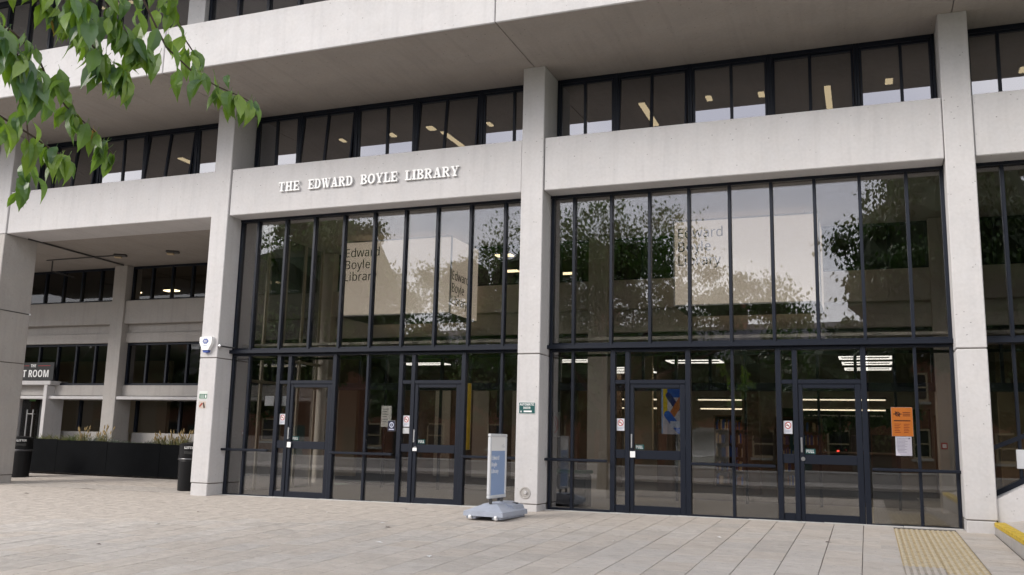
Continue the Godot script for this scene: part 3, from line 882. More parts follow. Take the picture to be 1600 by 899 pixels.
# ---------------------------------------------------------------- things inside, seen through the glass
func light_box(x0: float, label: String, side_text: bool) -> void:
	var w := 2.76
	var d := 1.5
	var o := thing("hanging_light_box", label, "light box", V(x0 + w / 2, 3.74, -2.5), 0.0)
	var h := 1.72
	put("lit_body", MB.new().box(V(-w / 2 + 0.02, 0.02, -d), V(w / 2 - 0.02, h - 0.02, 0.0), 0.006).mesh(), M.box, o)
	var tr := MB.new()
	for e in [[V(-w / 2, 0, -d), V(-w / 2 + 0.03, h, 0.012)], [V(w / 2 - 0.03, 0, -d), V(w / 2, h, 0.012)], [V(-w / 2 + 0.03, 0, -d), V(w / 2 - 0.03, 0.03, 0.012)], [V(-w / 2 + 0.03, h - 0.03, -d), V(w / 2 - 0.03, h, 0.012)]]:
		var lo: Vector3 = e[0]; var hi: Vector3 = e[1]
		lo.z = -0.03
		var q := MB.new().box(lo, hi, 0.003)
		tr.v.append_array(q.v); tr.n.append_array(q.n); tr.t.append_array(q.t)
	put("trim", tr.mesh(), M.box_trim, o)
	put("bottom_panel", MB.new().box(V(-w / 2 + 0.02, 0.0, -d), V(w / 2 - 0.02, 0.018, -0.035)).mesh(), M.fitting, o)
	for s in [-1, 1]:
		for z in [-0.3, -1.2]:
			put("hanger", MB.new().tube(V(s * 1.1, h, z), V(s * 1.1, 1.86, z), 0.008, 0.008, 6).mesh(), M.steel, o)
	var f := sysfont("Droid Sans")
	var lines := ["Edward", "Boyle", "Library"]
	for k in 3:
		lettering("lettering", o, lines[k], f, 0.195, 0.004, M.print_black, V(-w / 2 + 0.10, h - 0.36 - k * 0.275, 0.001))
		if side_text: lettering("lettering", o, lines[k], f, 0.195, 0.004, M.print_black, V(w / 2 - 0.019, h - 0.98 - k * 0.275 + 0.03, -0.10), PI / 2)

func ring_lamp(c: Vector3, label: String, w := 1.05, d := 0.62, lit := true) -> void:
	var o := thing("ring_lamp", label, "ceiling lamp", c, 0.0, "rectangular ring lamps in the entrance hall")
	var b := 0.045
	var lp := MB.new(); var bd := MB.new()
	for e in [[-w / 2, w / 2, -d / 2, -d / 2 + b * 1.4], [-w / 2, w / 2, d / 2 - b * 1.4, d / 2], [-w / 2, -w / 2 + b, -d / 2 + b * 1.4, d / 2 - b * 1.4], [w / 2 - b, w / 2, -d / 2 + b * 1.4, d / 2 - b * 1.4]]:
		lp.box(V(e[0], 0, e[2]), V(e[1], 0.02, e[3]))
		bd.box(V(e[0], 0.021, e[2]), V(e[1], 0.065, e[3]))
	put("glowing_strip", lp.mesh(), M.lamp, o)
	put("body", bd.mesh(), M.fitting, o)
	for s in [-1, 1]:
		put("hanger", MB.new().tube(V(s * w * 0.4, 0.065, 0), V(s * w * 0.4, 3.5 - c.y, 0), 0.006, 0.006, 6).mesh(), M.steel, o)
	if lit:
		var a := AreaLight3D.new()
		a.name = "light"
		a.area_size = Vector2(w * 0.9, d * 0.9); a.light_energy = 0.34; a.light_color = Color(1.0, 0.93, 0.80)
		a.area_range = 20.0; a.area_attenuation = 2.0
		a.shadow_enabled = true
		a.position = V(0, -0.02, 0); a.rotation.x = -PI / 2
		o.add_child(a)

func strip_lamp(c: Vector3, L: float, w: float, label: String, group: String, e := 0.0, along_x := false) -> void:
	var o := thing("strip_lamp", label, "ceiling lamp", c, PI / 2 if along_x else 0.0, group)
	put("diffuser", MB.new().box(V(-w / 2, 0, -L / 2), V(w / 2, 0.03, L / 2), 0.004).mesh(), M.lamp_low if group == "long warm strip lamps at the back of the hall" else M.lamp_warm, o)
	put("body", MB.new().box(V(-w / 2 - 0.015, 0.031, -L / 2 - 0.02), V(w / 2 + 0.015, 0.08, L / 2 + 0.02), 0.004).mesh(), M.fitting, o)
	if e > 0:
		var a := AreaLight3D.new()
		a.name = "light"
		a.area_size = Vector2(w, L); a.light_energy = e; a.light_color = Color(1.0, 0.82, 0.58)
		a.area_range = 15.0; a.area_attenuation = 2.0
		a.shadow_enabled = true
		a.position = V(0, -0.015, 0); a.rotation.x = -PI / 2
		o.add_child(a)

func interior_things() -> void:
	light_box(1.69, "white light box hanging in the left bay, lettered on its front and right side", true)
	light_box(9.28, "white light box hanging in the right bay, lettered on its front only", false)
	var near := "rectangular ring lamp, %s"
	ring_lamp(V(12.75, 2.96, -5.5), near % "nearest of the three behind the right door of the right bay")
	ring_lamp(V(12.78, 2.96, -6.9), near % "middle one of the three behind the right door of the right bay")
	ring_lamp(V(12.80, 2.96, -8.5), near % "farthest of the three behind the right door of the right bay")
	ring_lamp(V(9.15, 2.92, -5.6), near % "half behind the right post of the right bay's left door", 1.2, 0.7)
	ring_lamp(V(7.10, 2.92, -7.4), near % "upper one behind the left door of the right bay", 1.3, 0.6)
	ring_lamp(V(6.95, 2.92, -8.5), near % "lower one behind the left door of the right bay", 1.3, 0.7)
	ring_lamp(V(6.15, 2.96, -5.6), near % "behind the pane beside the middle column", 1.1, 0.6)
	ring_lamp(V(2.35, 2.92, -5.6), near % "over the left bay's right door", 1.2, 0.5)
	var low := "long warm strip lamps at the back of the hall"
	strip_lamp(V(12.1, 2.30, -10.4), 2.2, 0.12, "upper warm strip lamp over the desk behind the right door", low, 0.25, true)
	strip_lamp(V(12.1, 2.05, -10.8), 2.2, 0.12, "lower warm strip lamp over the desk behind the right door", low, 0.0, true)
	strip_lamp(V(9.2, 2.28, -10.4), 1.6, 0.11, "upper warm strip lamp behind the panes between the right bay's doors", low, 0.2, true)
	strip_lamp(V(9.2, 2.05, -10.8), 1.6, 0.11, "lower warm strip lamp behind the panes between the right bay's doors", low, 0.0, true)
	strip_lamp(V(6.9, 2.28, -10.4), 1.7, 0.11, "upper warm strip lamp behind the right bay's left door", low, 0.2, true)
	strip_lamp(V(6.9, 2.05, -10.8), 1.7, 0.11, "lower warm strip lamp behind the right bay's left door", low, 0.0, true)
	var up := "lamps on the first floor ceiling behind the window band"
	var win := "warm lamp behind the window band, %s"
	for e in [[8.72, -2.85, 1.5, 0.16, "long one in the right bay's second pair"], [12.27, -3.0, 1.4, 0.15, "long one in the right bay's fourth pair"], [4.1, -3.1, 1.2, 0.15, "long one in the left bay's fourth pair"],
		[10.05, -2.3, 0.26, 0.14, "the small one left in the right bay's third pair"], [11.05, -2.4, 0.26, 0.15, "the small one right in the right bay's third pair"], [13.36, -2.45, 0.26, 0.17, "the small one in the right bay's last pair"],
		[1.6, -2.4, 0.22, 0.12, "the leftmost small one of the left bay"], [2.9, -2.4, 0.24, 0.16, "the small one in the left bay's third pair"], [3.95, -2.25, 0.24, 0.2, "the small one beside the left bay's long lamp"], [5.3, -2.4, 0.24, 0.12, "the small one in the left bay's last pair"],
		[-3.1, -2.6, 0.5, 0.2, "above the undercroft beam"], [15.6, -2.6, 0.26, 0.16, "right of the right column"]]:
		strip_lamp(V(e[0], SOF - 0.11, e[1]), e[2] * 0.92, e[3] * 0.78, win % e[4], up, 0.10 if e[2] > 1 else 0.0)
	var top := "lamps on the second floor ceiling"
	strip_lamp(V(-3.65, 10.55, 0.45), 1.1, 0.1, "long bright ceiling lamp behind the leaves, topmost left window", top, 0.1, true)
	strip_lamp(V(-2.5, 10.55, 0.45), 0.5, 0.1, "short bright ceiling lamp behind the leaves, topmost left window", top, 0.0, true)
	var mid := "lamps behind the inner wall's upper windows"
	for e in [[5.35, -7.9, "seen beside the middle column in the right bay"], [4.0, -7.2, "lower one at the left bay's right edge"], [4.6, -5.2, "upper one at the left bay's right edge"], [0.1, -5.4, "seen in the left bay's second pane"],
		[-7.3, -5.6, "leftmost of three in the undercroft"], [-5.9, -5.6, "middle of three in the undercroft"], [-3.9, -5.4, "rightmost of three in the undercroft"]]:
		strip_lamp(V(e[0], 5.52 if e[0] > -1 else 5.1, e[1]), 0.42, 0.22, "small warm lamp behind the inner windows, " + e[2], mid, 0.0, true)
	# desk, chair, poster stand, recycling tub
	var desk := thing("reception_desk", "dark reception desk deep in the hall behind the right door", "desk", V(12.3, -0.09, -8.9))
	put("top", MB.new().box(V(-1.2, 1.02, -0.35), V(1.2, 1.07, 0.35), 0.01).mesh(), M.wood, desk)
	put("front_panel", MB.new().box(V(-1.15, 0, 0.2), V(1.15, 1.015, 0.25), 0.005).mesh(), M.fitting, desk)
	for s in [-1, 1]: put("side_panel", MB.new().box(V(s * 1.12 - 0.025, 0, -0.3), V(s * 1.12 + 0.025, 1.015, 0.195), 0.005).mesh(), M.wood, desk)
	put("light", MB.new().tube(V(-0.25, 1.07, 0.1), V(-0.25, 1.11, 0.1), 0.03, 0.03, 10).mesh(), glow(1, 0.04, 0.02, 1.2), desk)
	var ch := thing("office_chair", "dark office chair behind the reception desk", "chair", V(12.55, -0.09, -9.9))
	put("seat", MB.new().box(V(-0.24, 0.45, -0.24), V(0.24, 0.52, 0.24), 0.02).mesh(), M.black_plastic, ch)
	put("backrest", MB.new().box(V(-0.22, 0.7, -0.28), V(0.22, 1.5, -0.22), 0.02).mesh(), M.black_plastic, ch)
	put("back_post", MB.new().box(V(-0.03, 0.46, -0.32), V(0.03, 0.9, -0.285), 0.005).mesh(), M.fitting, ch)
	put("pedestal", MB.new().tube(V(0, 0.06, 0), V(0, 0.45, 0), 0.03, 0.03, 10).mesh(), M.fitting, ch)
	for k in 5:
		var a := TAU * k / 5
		put("leg", MB.new().tube(V(0, 0.08, 0), V(cos(a) * 0.28, 0.04, sin(a) * 0.28), 0.022, 0.015, 8).mesh(), M.fitting, ch)
	# poster with blocks of colour on a board
	var im := label_card(120, 210, Color(0.80, 0.80, 0.84))
	im.fill_rect(Rect2i(8, 0, 22, 120), Color(0.90, 0.80, 0.10))
	im.fill_rect(Rect2i(30, 0, 70, 40), Color(0.10, 0.35, 0.75))
	stroke(im, Vector2(34, 30), Vector2(80, 90), 14, Color(0.05, 0.15, 0.45))
	stroke(im, Vector2(100, 50), Vector2(46, 130), 16, Color(0.75, 0.45, 0.2))
	stroke(im, Vector2(30, 120), Vector2(90, 190), 18, Color(0.15, 0.40, 0.80))
	im.fill_rect(Rect2i(44, 150, 70, 30), Color(0.78, 0.82, 0.90))
	im.fill_rect(Rect2i(0, 0, 6, 210), Color(0.55, 0.70, 0.90))
	card("colour_poster", "poster in yellow and blue blocks behind the right bay's left door", "poster", print_mat(im), M.white, 8.72, 9.22, 1.28, 2.22, -4.0, 0.01)
	im = label_card(40, 150, Color(0.80, 0.66, 0.08))
	im.fill_rect(Rect2i(14, 12, 14, 26), Color(0.12, 0.10, 0.02))
	im.fill_rect(Rect2i(2, 70, 5, 80), Color(0.9, 0.85, 0.5))
	card("yellow_banner", "tall yellow banner behind the left bay's right door", "banner", print_mat(im), M.white, 4.30, 4.62, 0.85, 2.3, -3.4, 0.01)
	var tub := thing("recycling_tub", "low dark tub with a green rim behind the pane beside the middle column", "tub", V(7.55, -0.13, -1.5))
	put("tub_body", MB.new().box(V(-0.32, 0.0, -0.22), V(0.32, 0.62, 0.22), 0.03).mesh(), M.black_plastic, tub)
	put("rim", MB.new().box(V(-0.34, 0.625, -0.24), V(0.34, 0.69, 0.24), 0.015).mesh(), mat(0.01, 0.10, 0.03, 0.5), tub)
	var cp := thing("fire_call_point", "small red fire alarm call point inside the left pane of the left bay", "alarm", V(0.50, 1.05, -0.95), 0.0, "red fire call points")
	put("box", MB.new().box(V(-0.045, 0, -0.04), V(0.045, 0.10, 0.02), 0.006).mesh(), M.red, cp)
	put("glass", MB.new().box(V(-0.03, 0.02, 0.021), V(0.03, 0.08, 0.026), 0.002).mesh(), M.white, cp)
	var cp2 := thing("fire_call_point", "small red fire alarm call point inside the rightmost pane of the right bay", "alarm", V(13.86, 1.10, -0.9), 0.0, "red fire call points")
	put("box", MB.new().box(V(-0.045, 0, -0.04), V(0.045, 0.10, 0.02), 0.006).mesh(), M.red, cp2)
	put("glass", MB.new().box(V(-0.03, 0.02, 0.021), V(0.03, 0.08, 0.026), 0.002).mesh(), M.white, cp2)
	# bookcases along the hall
	var shelf_at := [[10.9, -12.6, 0.0, "tall bookcase against the back wall left of the desk"], [9.3, -11.6, 0.0, "tall bookcase between the hall's wooden columns"], [3.2, -11.0, 0.3, "tall bookcase far behind the left bay's right door"], [14.9, -9.6, -0.5, "tall bookcase behind the right bay's last panes"]]
	for e in shelf_at:
		var bc := thing("bookcase", e[3], "bookcase", V(e[0], -0.08, e[1]), e[2], "bookcases in the hall")
		for s in [-1, 1]: put("side_panel", MB.new().box(V(s * 0.62 - 0.02, 0, -0.15), V(s * 0.62 + 0.02, 2.0, 0.15), 0.003).mesh(), M.wood, bc)
		put("back_panel", MB.new().box(V(-0.6, 0, -0.15), V(0.6, 2.0, -0.13), 0.003).mesh(), M.wood, bc)
		var r := RandomNumberGenerator.new()
		r.seed = int(e[0] * 10)
		for k in 6: put("shelf", MB.new().box(V(-0.598, 0.05 + k * 0.38, -0.128), V(0.598, 0.07 + k * 0.38, 0.148), 0.003).mesh(), M.wood, bc)
		for k in 5:
			var x := -0.59
			var row := [MB.new(), MB.new(), MB.new()]
			while x < 0.54:
				var t := r.randf_range(0.02, 0.05)
				row[r.randi() % 3].box(V(x, 0.071 + k * 0.38, -0.10), V(x + t, 0.071 + k * 0.38 + r.randf_range(0.2, 0.3), 0.10))
				x += t + (0.0 if r.randf() > 0.1 else 0.12)
			for q in 3: put("books", row[q].mesh(), [M.blue, M.blind, M.brick][q], bc)
	# stair behind the third bay
	var st := thing("staircase", "dark stair rising behind the glass right of the right column", "staircase", V(14.9, -0.06, -2.9))
	for k in 14:
		put("step", MB.new().box(V(k * 0.29, k * 0.165, -0.8), V(k * 0.29 + 0.31, k * 0.165 + 0.165, 0.8), 0.004).mesh(), M.carpet, st)

# ---------------------------------------------------------------- on the forecourt
func litter_bin(at: Vector3, turn: float, label: String) -> void:
	var o := thing("litter_bin", label, "litter bin", at, turn, "round black litter bins")
	var B: Material = M.black_plastic
	put("body", MB.new().lathe([Vector2(0.0, 0.0), Vector2(0.215, 0.0), Vector2(0.225, 0.015), Vector2(0.245, 0.62), Vector2(0.238, 0.64)], 32).mesh(), B, o)
	put("bag_lip", MB.new().lathe([Vector2(0.244, 0.642), Vector2(0.257, 0.65), Vector2(0.261, 0.665), Vector2(0.254, 0.682), Vector2(0.246, 0.69)], 32).mesh(), mat(0.05, 0.05, 0.055, 0.3), o)
	put("hood", MB.new().lathe([Vector2(0.25, 0.69), Vector2(0.254, 0.70), Vector2(0.254, 0.745), Vector2(0.247, 0.75), Vector2(0.247, 0.93), Vector2(0.253, 0.935), Vector2(0.253, 0.955), Vector2(0.225, 0.985), Vector2(0.12, 1.01), Vector2(0.0, 1.015)], 32).mesh(), B, o)
	put("opening", MB.new().box(V(-0.11, 0.765, 0.20), V(0.11, 0.835, 0.249), 0.01).mesh(), M.print_black, o)
	var f := sysfont("Droid Sans", true)
	var word := "LITTER"
	for i in 6:
		var a := (i - 2.5) * 0.155
		var L := lettering("letter", o, word[i], f, 0.055, 0.004, M.white, Vector3.ZERO)
		var wdt := L.mesh.get_aabb().size.x * L.basis.x.length()
		L.position = Vector3.ZERO
		L.transform = Transform3D(Basis(Vector3.UP, a), V(sin(a) * 0.2475, 0.862, cos(a) * 0.2475)) * Transform3D(L.basis, V(-wdt / 2 - L.mesh.get_aabb().position.x * L.basis.x.x, 0, 0.0))

func forecourt_things() -> void:
	litter_bin(V(-0.80, ground_y(-0.66, -0.5) + 0.005, -0.92), 0.55, "black litter bin behind the left column's foot, at the end of the planter")
	litter_bin(V(-7.16, -0.115, -2.2), 0.75, "black litter bin in front of the grey column by the cafe door")
	# free-standing poster sign on a heavy grey base
	var s := thing("pavement_sign", "blue poster sign on a wheeled grey plastic base beside the middle column", "sign", V(7.13, ground_y(7.13, 1.2), 1.22), deg_to_rad(-2.5))
	var base := MB.new()
	var lo := [V(-0.34, 0.055, -0.5), V(0.34, 0.055, -0.5), V(0.34, 0.055, 0.5), V(-0.34, 0.055, 0.5)]
	var up := [V(-0.335, 0.125, -0.495), V(0.335, 0.125, -0.495), V(0.335, 0.125, 0.495), V(-0.335, 0.125, 0.495)]
	var tp := [V(-0.10, 0.235, -0.16), V(0.10, 0.235, -0.16), V(0.10, 0.235, 0.20), V(-0.10, 0.235, 0.20)]
	for i in 4:
		var j := (i + 1) % 4
		base.quad(lo[i], lo[j], up[j], up[i], (lo[i] + lo[j]) * V(1, 0, 1))
		base.quad(up[i], up[j], tp[j], tp[i], (lo[i] + lo[j]) * V(1, 0, 1) + V(0, 1, 0))
	base.quad(tp[0], tp[1], tp[2], tp[3], Vector3.UP)
	base.quad(lo[0], lo[1], lo[2], lo[3], Vector3.DOWN)
	put("base", base.mesh(), M.blue_grey, s)
	var tank := MB.new()
	tank.prism([Vector2(-0.30, 0.13), Vector2(0.30, 0.13), Vector2(0.27, 0.205), Vector2(0.08, 0.25), Vector2(-0.08, 0.25), Vector2(-0.27, 0.205)], V(0, 0, -0.42), Vector3.RIGHT, Vector3.UP, V(0, 0.0, -0.05))
	put("filler_hump", tank.mesh(), M.blue_grey, s)
	put("grip", MB.new().box(V(0.06, 0.215, -0.36), V(0.24, 0.236, -0.30), 0.008).mesh(), M.fitting, s)
	for e in [[-0.30, -0.14], [0.14, 0.30]]:
		put("skirt", MB.new().box(V(e[0], 0.012, -0.48), V(e[1], 0.056, 0.47), 0.008).mesh(), M.blue_grey, s)
	for e in [[-0.22, 0.44], [0.22, 0.44], [-0.22, -0.42], [0.22, -0.42]]:
		put("wheel", MB.new().tube(V(e[0] - 0.02, 0.038, e[1] + 0.045), V(e[0] + 0.02, 0.038, e[1] + 0.045), 0.036, 0.036, 14).mesh(), M.white, s)
	for z in [-0.20, 0.22]:
		put("post", MB.new().box(V(-0.018, 0.23, z - 0.022), V(0.018, 0.34, z + 0.022), 0.004).mesh(), M.fitting, s)
	# the panel faces +x: a rim on both sides, print set inside
	var fr := MB.new()
	for e in [[V(-0.028, 0.315, -0.325), V(0.028, 0.365, 0.325)], [V(-0.028, 1.28, -0.325), V(0.028, 1.33, 0.325)], [V(-0.026, 0.365, -0.325), V(0.026, 1.28, -0.275)], [V(-0.026, 0.365, 0.275), V(0.026, 1.28, 0.325)]]:
		fr.box(e[0], e[1], 0.01)
	put("panel_frame", fr.mesh(), M.sign_grey, s)
	put("blue_print", MB.new().box(V(-0.012, 0.36, -0.28), V(0.012, 1.06, 0.28)).mesh(), M.sign_blue, s)
	put("white_header", MB.new().box(V(-0.012, 1.0605, -0.28), V(0.012, 1.285, 0.28)).mesh(), M.white, s)
	var f := sysfont("Droid Sans")
	var lines := ["Edward", "Boyle", "Library"]
	for k in 3: lettering("lettering", s, lines[k], f, 0.062, 0.003, M.white, V(0.0122, 0.92 - k * 0.105, 0.24), PI / 2)
	for e in [[-0.20, 0.06], [-0.15, 0.045], [-0.235, 0.03]]:
		put("emblem", MB.new().box(V(0.0121, 1.11, e[0] - 0.012), V(0.014, 1.11 + e[1], e[0] + 0.012), 0.0).mesh(), M.sign_grey, s)
	# litter and dry leaves on the slabs
	var bits := [[2.4, 2.6], [4.3, 1.7], [5.9, 2.7], [6.2, 3.1], [3.0, 4.2], [6.9, 4.6], [8.6, 2.0], [9.6, 3.2], [10.8, 2.2], [-3.0, 1.2], [5.2, 0.6], [8.0, 5.4], [12.2, 2.1], [-1.2, -1.8], [-1.5, -1.7], [3.9, 6.2]]
	var near := ["before the left bay's left door", "before the left bay's middle panes", "left of the pavement sign", "just in front of the pavement sign", "on the open slabs left of the sign", "on the open slabs below the sign", "before the pane beside the middle column", "before the right bay's left door", "between the right bay's doors", "at the far left of the forecourt", "at the threshold left of the sign", "at the bottom middle of the picture", "left of the ribbed paving", "on the undercroft floor, nearer the bin", "on the undercroft floor, nearer the planter", "at the bottom left of the picture"]
	for i in bits.size():
		var p := V(bits[i][0], ground_y(bits[i][0], bits[i][1]) + 0.006, bits[i][1])
		var m := MB.new()
		var L := 0.03 + 0.035 * absf(sin(i * 2.7))
		var W := L * 0.5
		m.quad(V(-L, 0, 0), V(0, 0.008, -W), V(L, 0.004, 0), V(0, 0.012, W), Vector3.UP)
		var pale := i % 3 != 0
		var o := put("paper_scrap" if pale else "fallen_leaf", m.mesh(), M.white if pale else M.twig, null, p)
		o.rotation.y = i * 1.9
		tag(o, ("tiny white scrap of litter " if pale else "small dry brown leaf ") + near[i], "litter" if pale else "leaf", "white scraps on the paving" if pale else "dry leaves on the paving")

# ---------------------------------------------------------------- signs and fittings on the front
func no_smoking(called: String, label: String, x0: float, x1: float, y0: float, y1: float, z: float, group := "") -> void:
	var im := label_card(84, 112, Color(0.86, 0.87, 0.90))
	ring(im, 42, 38, 0, 24, Color(0.95, 0.95, 0.95))
	im.fill_rect(Rect2i(24, 35, 30, 6), Color(0.15, 0.15, 0.16))
	stroke(im, Vector2(26, 22), Vector2(58, 54), 3, Color(0.72, 0.12, 0.14))
	ring(im, 42, 38, 24, 31, Color(0.72, 0.12, 0.14))
	for k in 4: im.fill_rect(Rect2i(14, 80 + k * 6, 56 - (k % 2) * 14, 2), Color(0.45, 0.5, 0.62))
	card(called, label, "sign", print_mat(im), M.white, x0, x1, y0, y1, z, 0.003, group)

func signs() -> void:
	# raised white slab serif letters on the beam
	var o := thing("building_sign", "raised white capital letters THE EDWARD BOYLE LIBRARY on the left bay's beam", "lettering", V(3.68, 5.99, -0.035))
	for e in [["THE", -2.02, 0.50], ["EDWARD", -1.31, 1.03], ["BOYLE", -0.10, 0.82], ["LIBRARY", 0.89, 1.14]]:
		var word: String = e[0]
		var total := 0.10 * (word.length() - 1)
		for c in word: total += SLAB[c][0]
		var x: float = e[1]
		for c in word:
			put("letter", slab_letter(c, e[2] / total, 0.20, 0.034), M.letter, o, V(x, 0, 0.014))
			x += (SLAB[c][0] + 0.10) * e[2] / total
	# alarm box on the left column
	var a := thing("alarm_box", "white bell alarm box with a blue foot and emblem on the left column", "alarm box", V(0.185, 2.70, 0.001))
	var out := [Vector2(-0.155, 0.30), Vector2(-0.135, 0.325), Vector2(0.135, 0.325), Vector2(0.155, 0.30), Vector2(0.15, 0.20), Vector2(0.075, 0.055), Vector2(-0.075, 0.055), Vector2(-0.15, 0.20)]
	put("cover", MB.new().prism(out, V(0, 0, 0.085), Vector3.RIGHT, Vector3.UP, Vector3.ZERO).mesh(), M.white, a)
	put("foot", MB.new().prism([Vector2(-0.075, 0.053), Vector2(0.075, 0.053), Vector2(0.05, 0.005), Vector2(-0.05, 0.005)], V(0, 0, 0.07), Vector3.RIGHT, Vector3.UP, Vector3.ZERO).mesh(), M.blue, a)
	var hx := []
	for k in 6: hx.append(Vector2(cos(TAU * k / 6) * 0.075, 0.235 + sin(TAU * k / 6) * 0.058))
	put("emblem", MB.new().prism(hx, V(0, 0, 0.004), Vector3.RIGHT, Vector3.UP, V(0, 0, 0.0855)).mesh(), M.blue, a)
	for k in 3: put("emblem_bar", MB.new().box(V(-0.045, 0.212 + k * 0.019, 0.090), V(0.045, 0.221 + k * 0.019, 0.0915)).mesh(), M.white, a)
	put("text_bar", MB.new().box(V(-0.05, 0.145, 0.0855), V(0.05, 0.152, 0.087)).mesh(), M.blue, a)
	# stub bracket at transom height
	var br := thing("wall_bracket", "short dark bracket with a round end sticking out at transom height by the left column", "bracket", V(0.50, 2.84, GZ + 0.10))
	put("arm", MB.new().tube(V(0, 0, 0), V(-0.02, 0.0, 0.40), 0.016, 0.016, 8).mesh(), M.fitting, br)
	put("round_end", MB.new().lathe([Vector2(0, -0.04), Vector2(0.03, -0.028), Vector2(0.04, 0), Vector2(0.03, 0.028), Vector2(0, 0.04)], 12, V(-0.02, 0, 0.42)).mesh(), M.steel, br)
	# small stickers on the left column
	var im := label_card(96, 60, Color(0.80, 0.82, 0.80))
	im.fill_rect(Rect2i(4, 20, 88, 36), Color(0.10, 0.35, 0.25))
	for k in 3: im.fill_rect(Rect2i(12, 27 + k * 9, 50, 3), Color(0.9, 0.9, 0.9))
	im.fill_rect(Rect2i(70, 26, 14, 24), Color(0.9, 0.9, 0.9))
	card("green_notice", "small green and white notice on the left column", "notice", print_mat(im), M.white, 0.06, 0.27, 1.76, 1.92, 0.001, 0.003)
	im = label_card(80, 60, Color(0.72, 0.66, 0.62))
	stroke(im, Vector2(14, 40), Vector2(34, 20), 8, Color(0.55, 0.2, 0.15))
	stroke(im, Vector2(52, 18), Vector2(62, 48), 9, Color(0.2, 0.15, 0.13))
	card("torn_sticker", "torn brown and red sticker under the green notice on the left column", "sticker", print_mat(im), M.white, 0.065, 0.25, 1.57, 1.72, 0.001, 0.002)
	no_smoking("no_smoking_sign", "no smoking sign on the grey column at the left edge", -6.14, -5.94, 1.32, 1.63, 0.001)
	for k in 2:
		var jb := thing("junction_box", ["upper one of two white boxes on the grey column at the left edge", "lower one of two white boxes on the grey column at the left edge"][k], "box", V(-6.02, 3.84 - k * 0.19, 0.0), 0.0, "white boxes on the grey column")
		put("case", MB.new().box(V(-0.13, 0, 0), V(0.12 - 0.03 * k, 0.17, 0.11), 0.015).mesh(), M.white, jb)
		put("lens", MB.new().tube(V(-0.02, 0.085, 0.11), V(-0.02, 0.085, 0.118), 0.04, 0.035, 14).mesh(), M.blue, jb)
	var cd := thing("cable", "thin cable running from the white boxes round the grey column", "cable", V(-5.9, 3.80, 0))
	put("run", MB.new().tube(V(0.008, 0, 0.0), V(0.008, -0.02, -0.9), 0.009, 0.009, 6).mesh(), M.fitting, cd)
	put("clip", MB.new().tube(V(0.008, -0.02, -0.9), V(0.03, -0.02, -0.9), 0.025, 0.02, 8).mesh(), M.white, cd)
	# sign and vent on the middle column
	var ad := thing("automatic_door_sign", "dark green AUTOMATIC DOOR sign with white letters on the middle column", "sign", V(7.18, 1.545, 0.001))
	put("plate", MB.new().box(V(-0.155, 0, 0), V(0.155, 0.205, 0.008), 0.003).mesh(), M.white, ad)
	put("face", MB.new().box(V(-0.148, 0.007, 0.0082), V(0.148, 0.198, 0.0095)).mesh(), M.teal, ad)
	var fs := sysfont("Droid Sans", true)
	lettering("lettering", ad, "AUTOMATIC", fs, 0.040, 0.002, M.white, V(-0.135, 0.145, 0.0097), 0.0, 0.27)
	lettering("lettering", ad, "DOOR", fs, 0.040, 0.002, M.white, V(-0.065, 0.085, 0.0097), 0.0, 0.13)
	put("bar", MB.new().box(V(-0.06, 0.03, 0.0096), V(0.09, 0.058, 0.0108), 0.0).mesh(), M.white, ad)
	put("arrow", MB.new().prism([Vector2(-0.125, 0.028), Vector2(-0.095, 0.028), Vector2(-0.11, 0.065)], V(0, 0, 0.0015), Vector3.RIGHT, Vector3.UP, V(0, 0, 0.0096)).mesh(), M.white, ad)
	var rv := thing("round_vent", "round grey wall fitting low on the middle column", "vent", V(7.17, 0.19, 0.0))
	var rim := MB.new()
	rim.lathe([Vector2(0.075, 0.0), Vector2(0.08, 0.012), Vector2(0.098, 0.012), Vector2(0.104, 0.0)], 28)
	var rr := put("rim", rim.mesh(), M.concrete_dim, rv)
	rr.rotation.x = PI / 2
	var inner := put("inner_disc", MB.new().lathe([Vector2(0.072, 0.0), Vector2(0.066, 0.004), Vector2(0.0, 0.004)], 24).mesh(), M.concrete_dim, rv)
	inner.rotation.x = PI / 2
	var knob := put("spout", MB.new().tube(V(0.01, 0, -0.01), V(0.01, 0.03, -0.01), 0.034, 0.028, 14).mesh(), M.concrete, rv)
	knob.rotation.x = PI / 2
	# stickers on the doors' side lights and the PULL plates
	var bays := [[1.57, -0.165], [4.37, -0.165], [8.555, -0.115], [11.355, -0.115]]
	var which := ["left bay's left door", "left bay's right door", "right bay's left door", "right bay's right door"]
	for k in 4:
		var x: float = bays[k][0]
		no_smoking("no_smoking_sticker", "white no smoking sticker on the side light of the " + which[k], x + 0.105, x + 0.245, 1.29, 1.50, GZ + 0.013, "no smoking stickers beside the doors")
		var p := thing("pull_plate", "small PULL plate at the foot of the glass of the " + which[k], "sign", V(x + 0.51, 0.975, GZ + 0.0125), 0.0, "PULL plates on the doors")
		put("plate", MB.new().box(V(-0.08, 0, 0), V(0.08, 0.085, 0.003)).mesh(), M.teal, p)
		lettering("lettering", p, "PULL", fs, 0.052, 0.002, M.white, V(-0.06, 0.017, 0.0035), 0.0, 0.12)
		if k != 3:
			var n := card("lock_notice", "small white notice by the lock of the " + which[k], "notice", M.white, M.white, x + 0.36, x + 0.45, 0.84, 0.945 if k != 1 else 0.90, GZ + 0.077, 0.002, "white notices at the locks")
			n.rotation.z = 0.02 * (k - 1)
	var big := label_card(60, 160, Color(0.55, 0.54, 0.52))
	ring(big, -18, 80, 52, 62, Color(0.55, 0.12, 0.10))
	stroke(big, Vector2(0, 50), Vector2(30, 105), 4, Color(0.55, 0.12, 0.10))
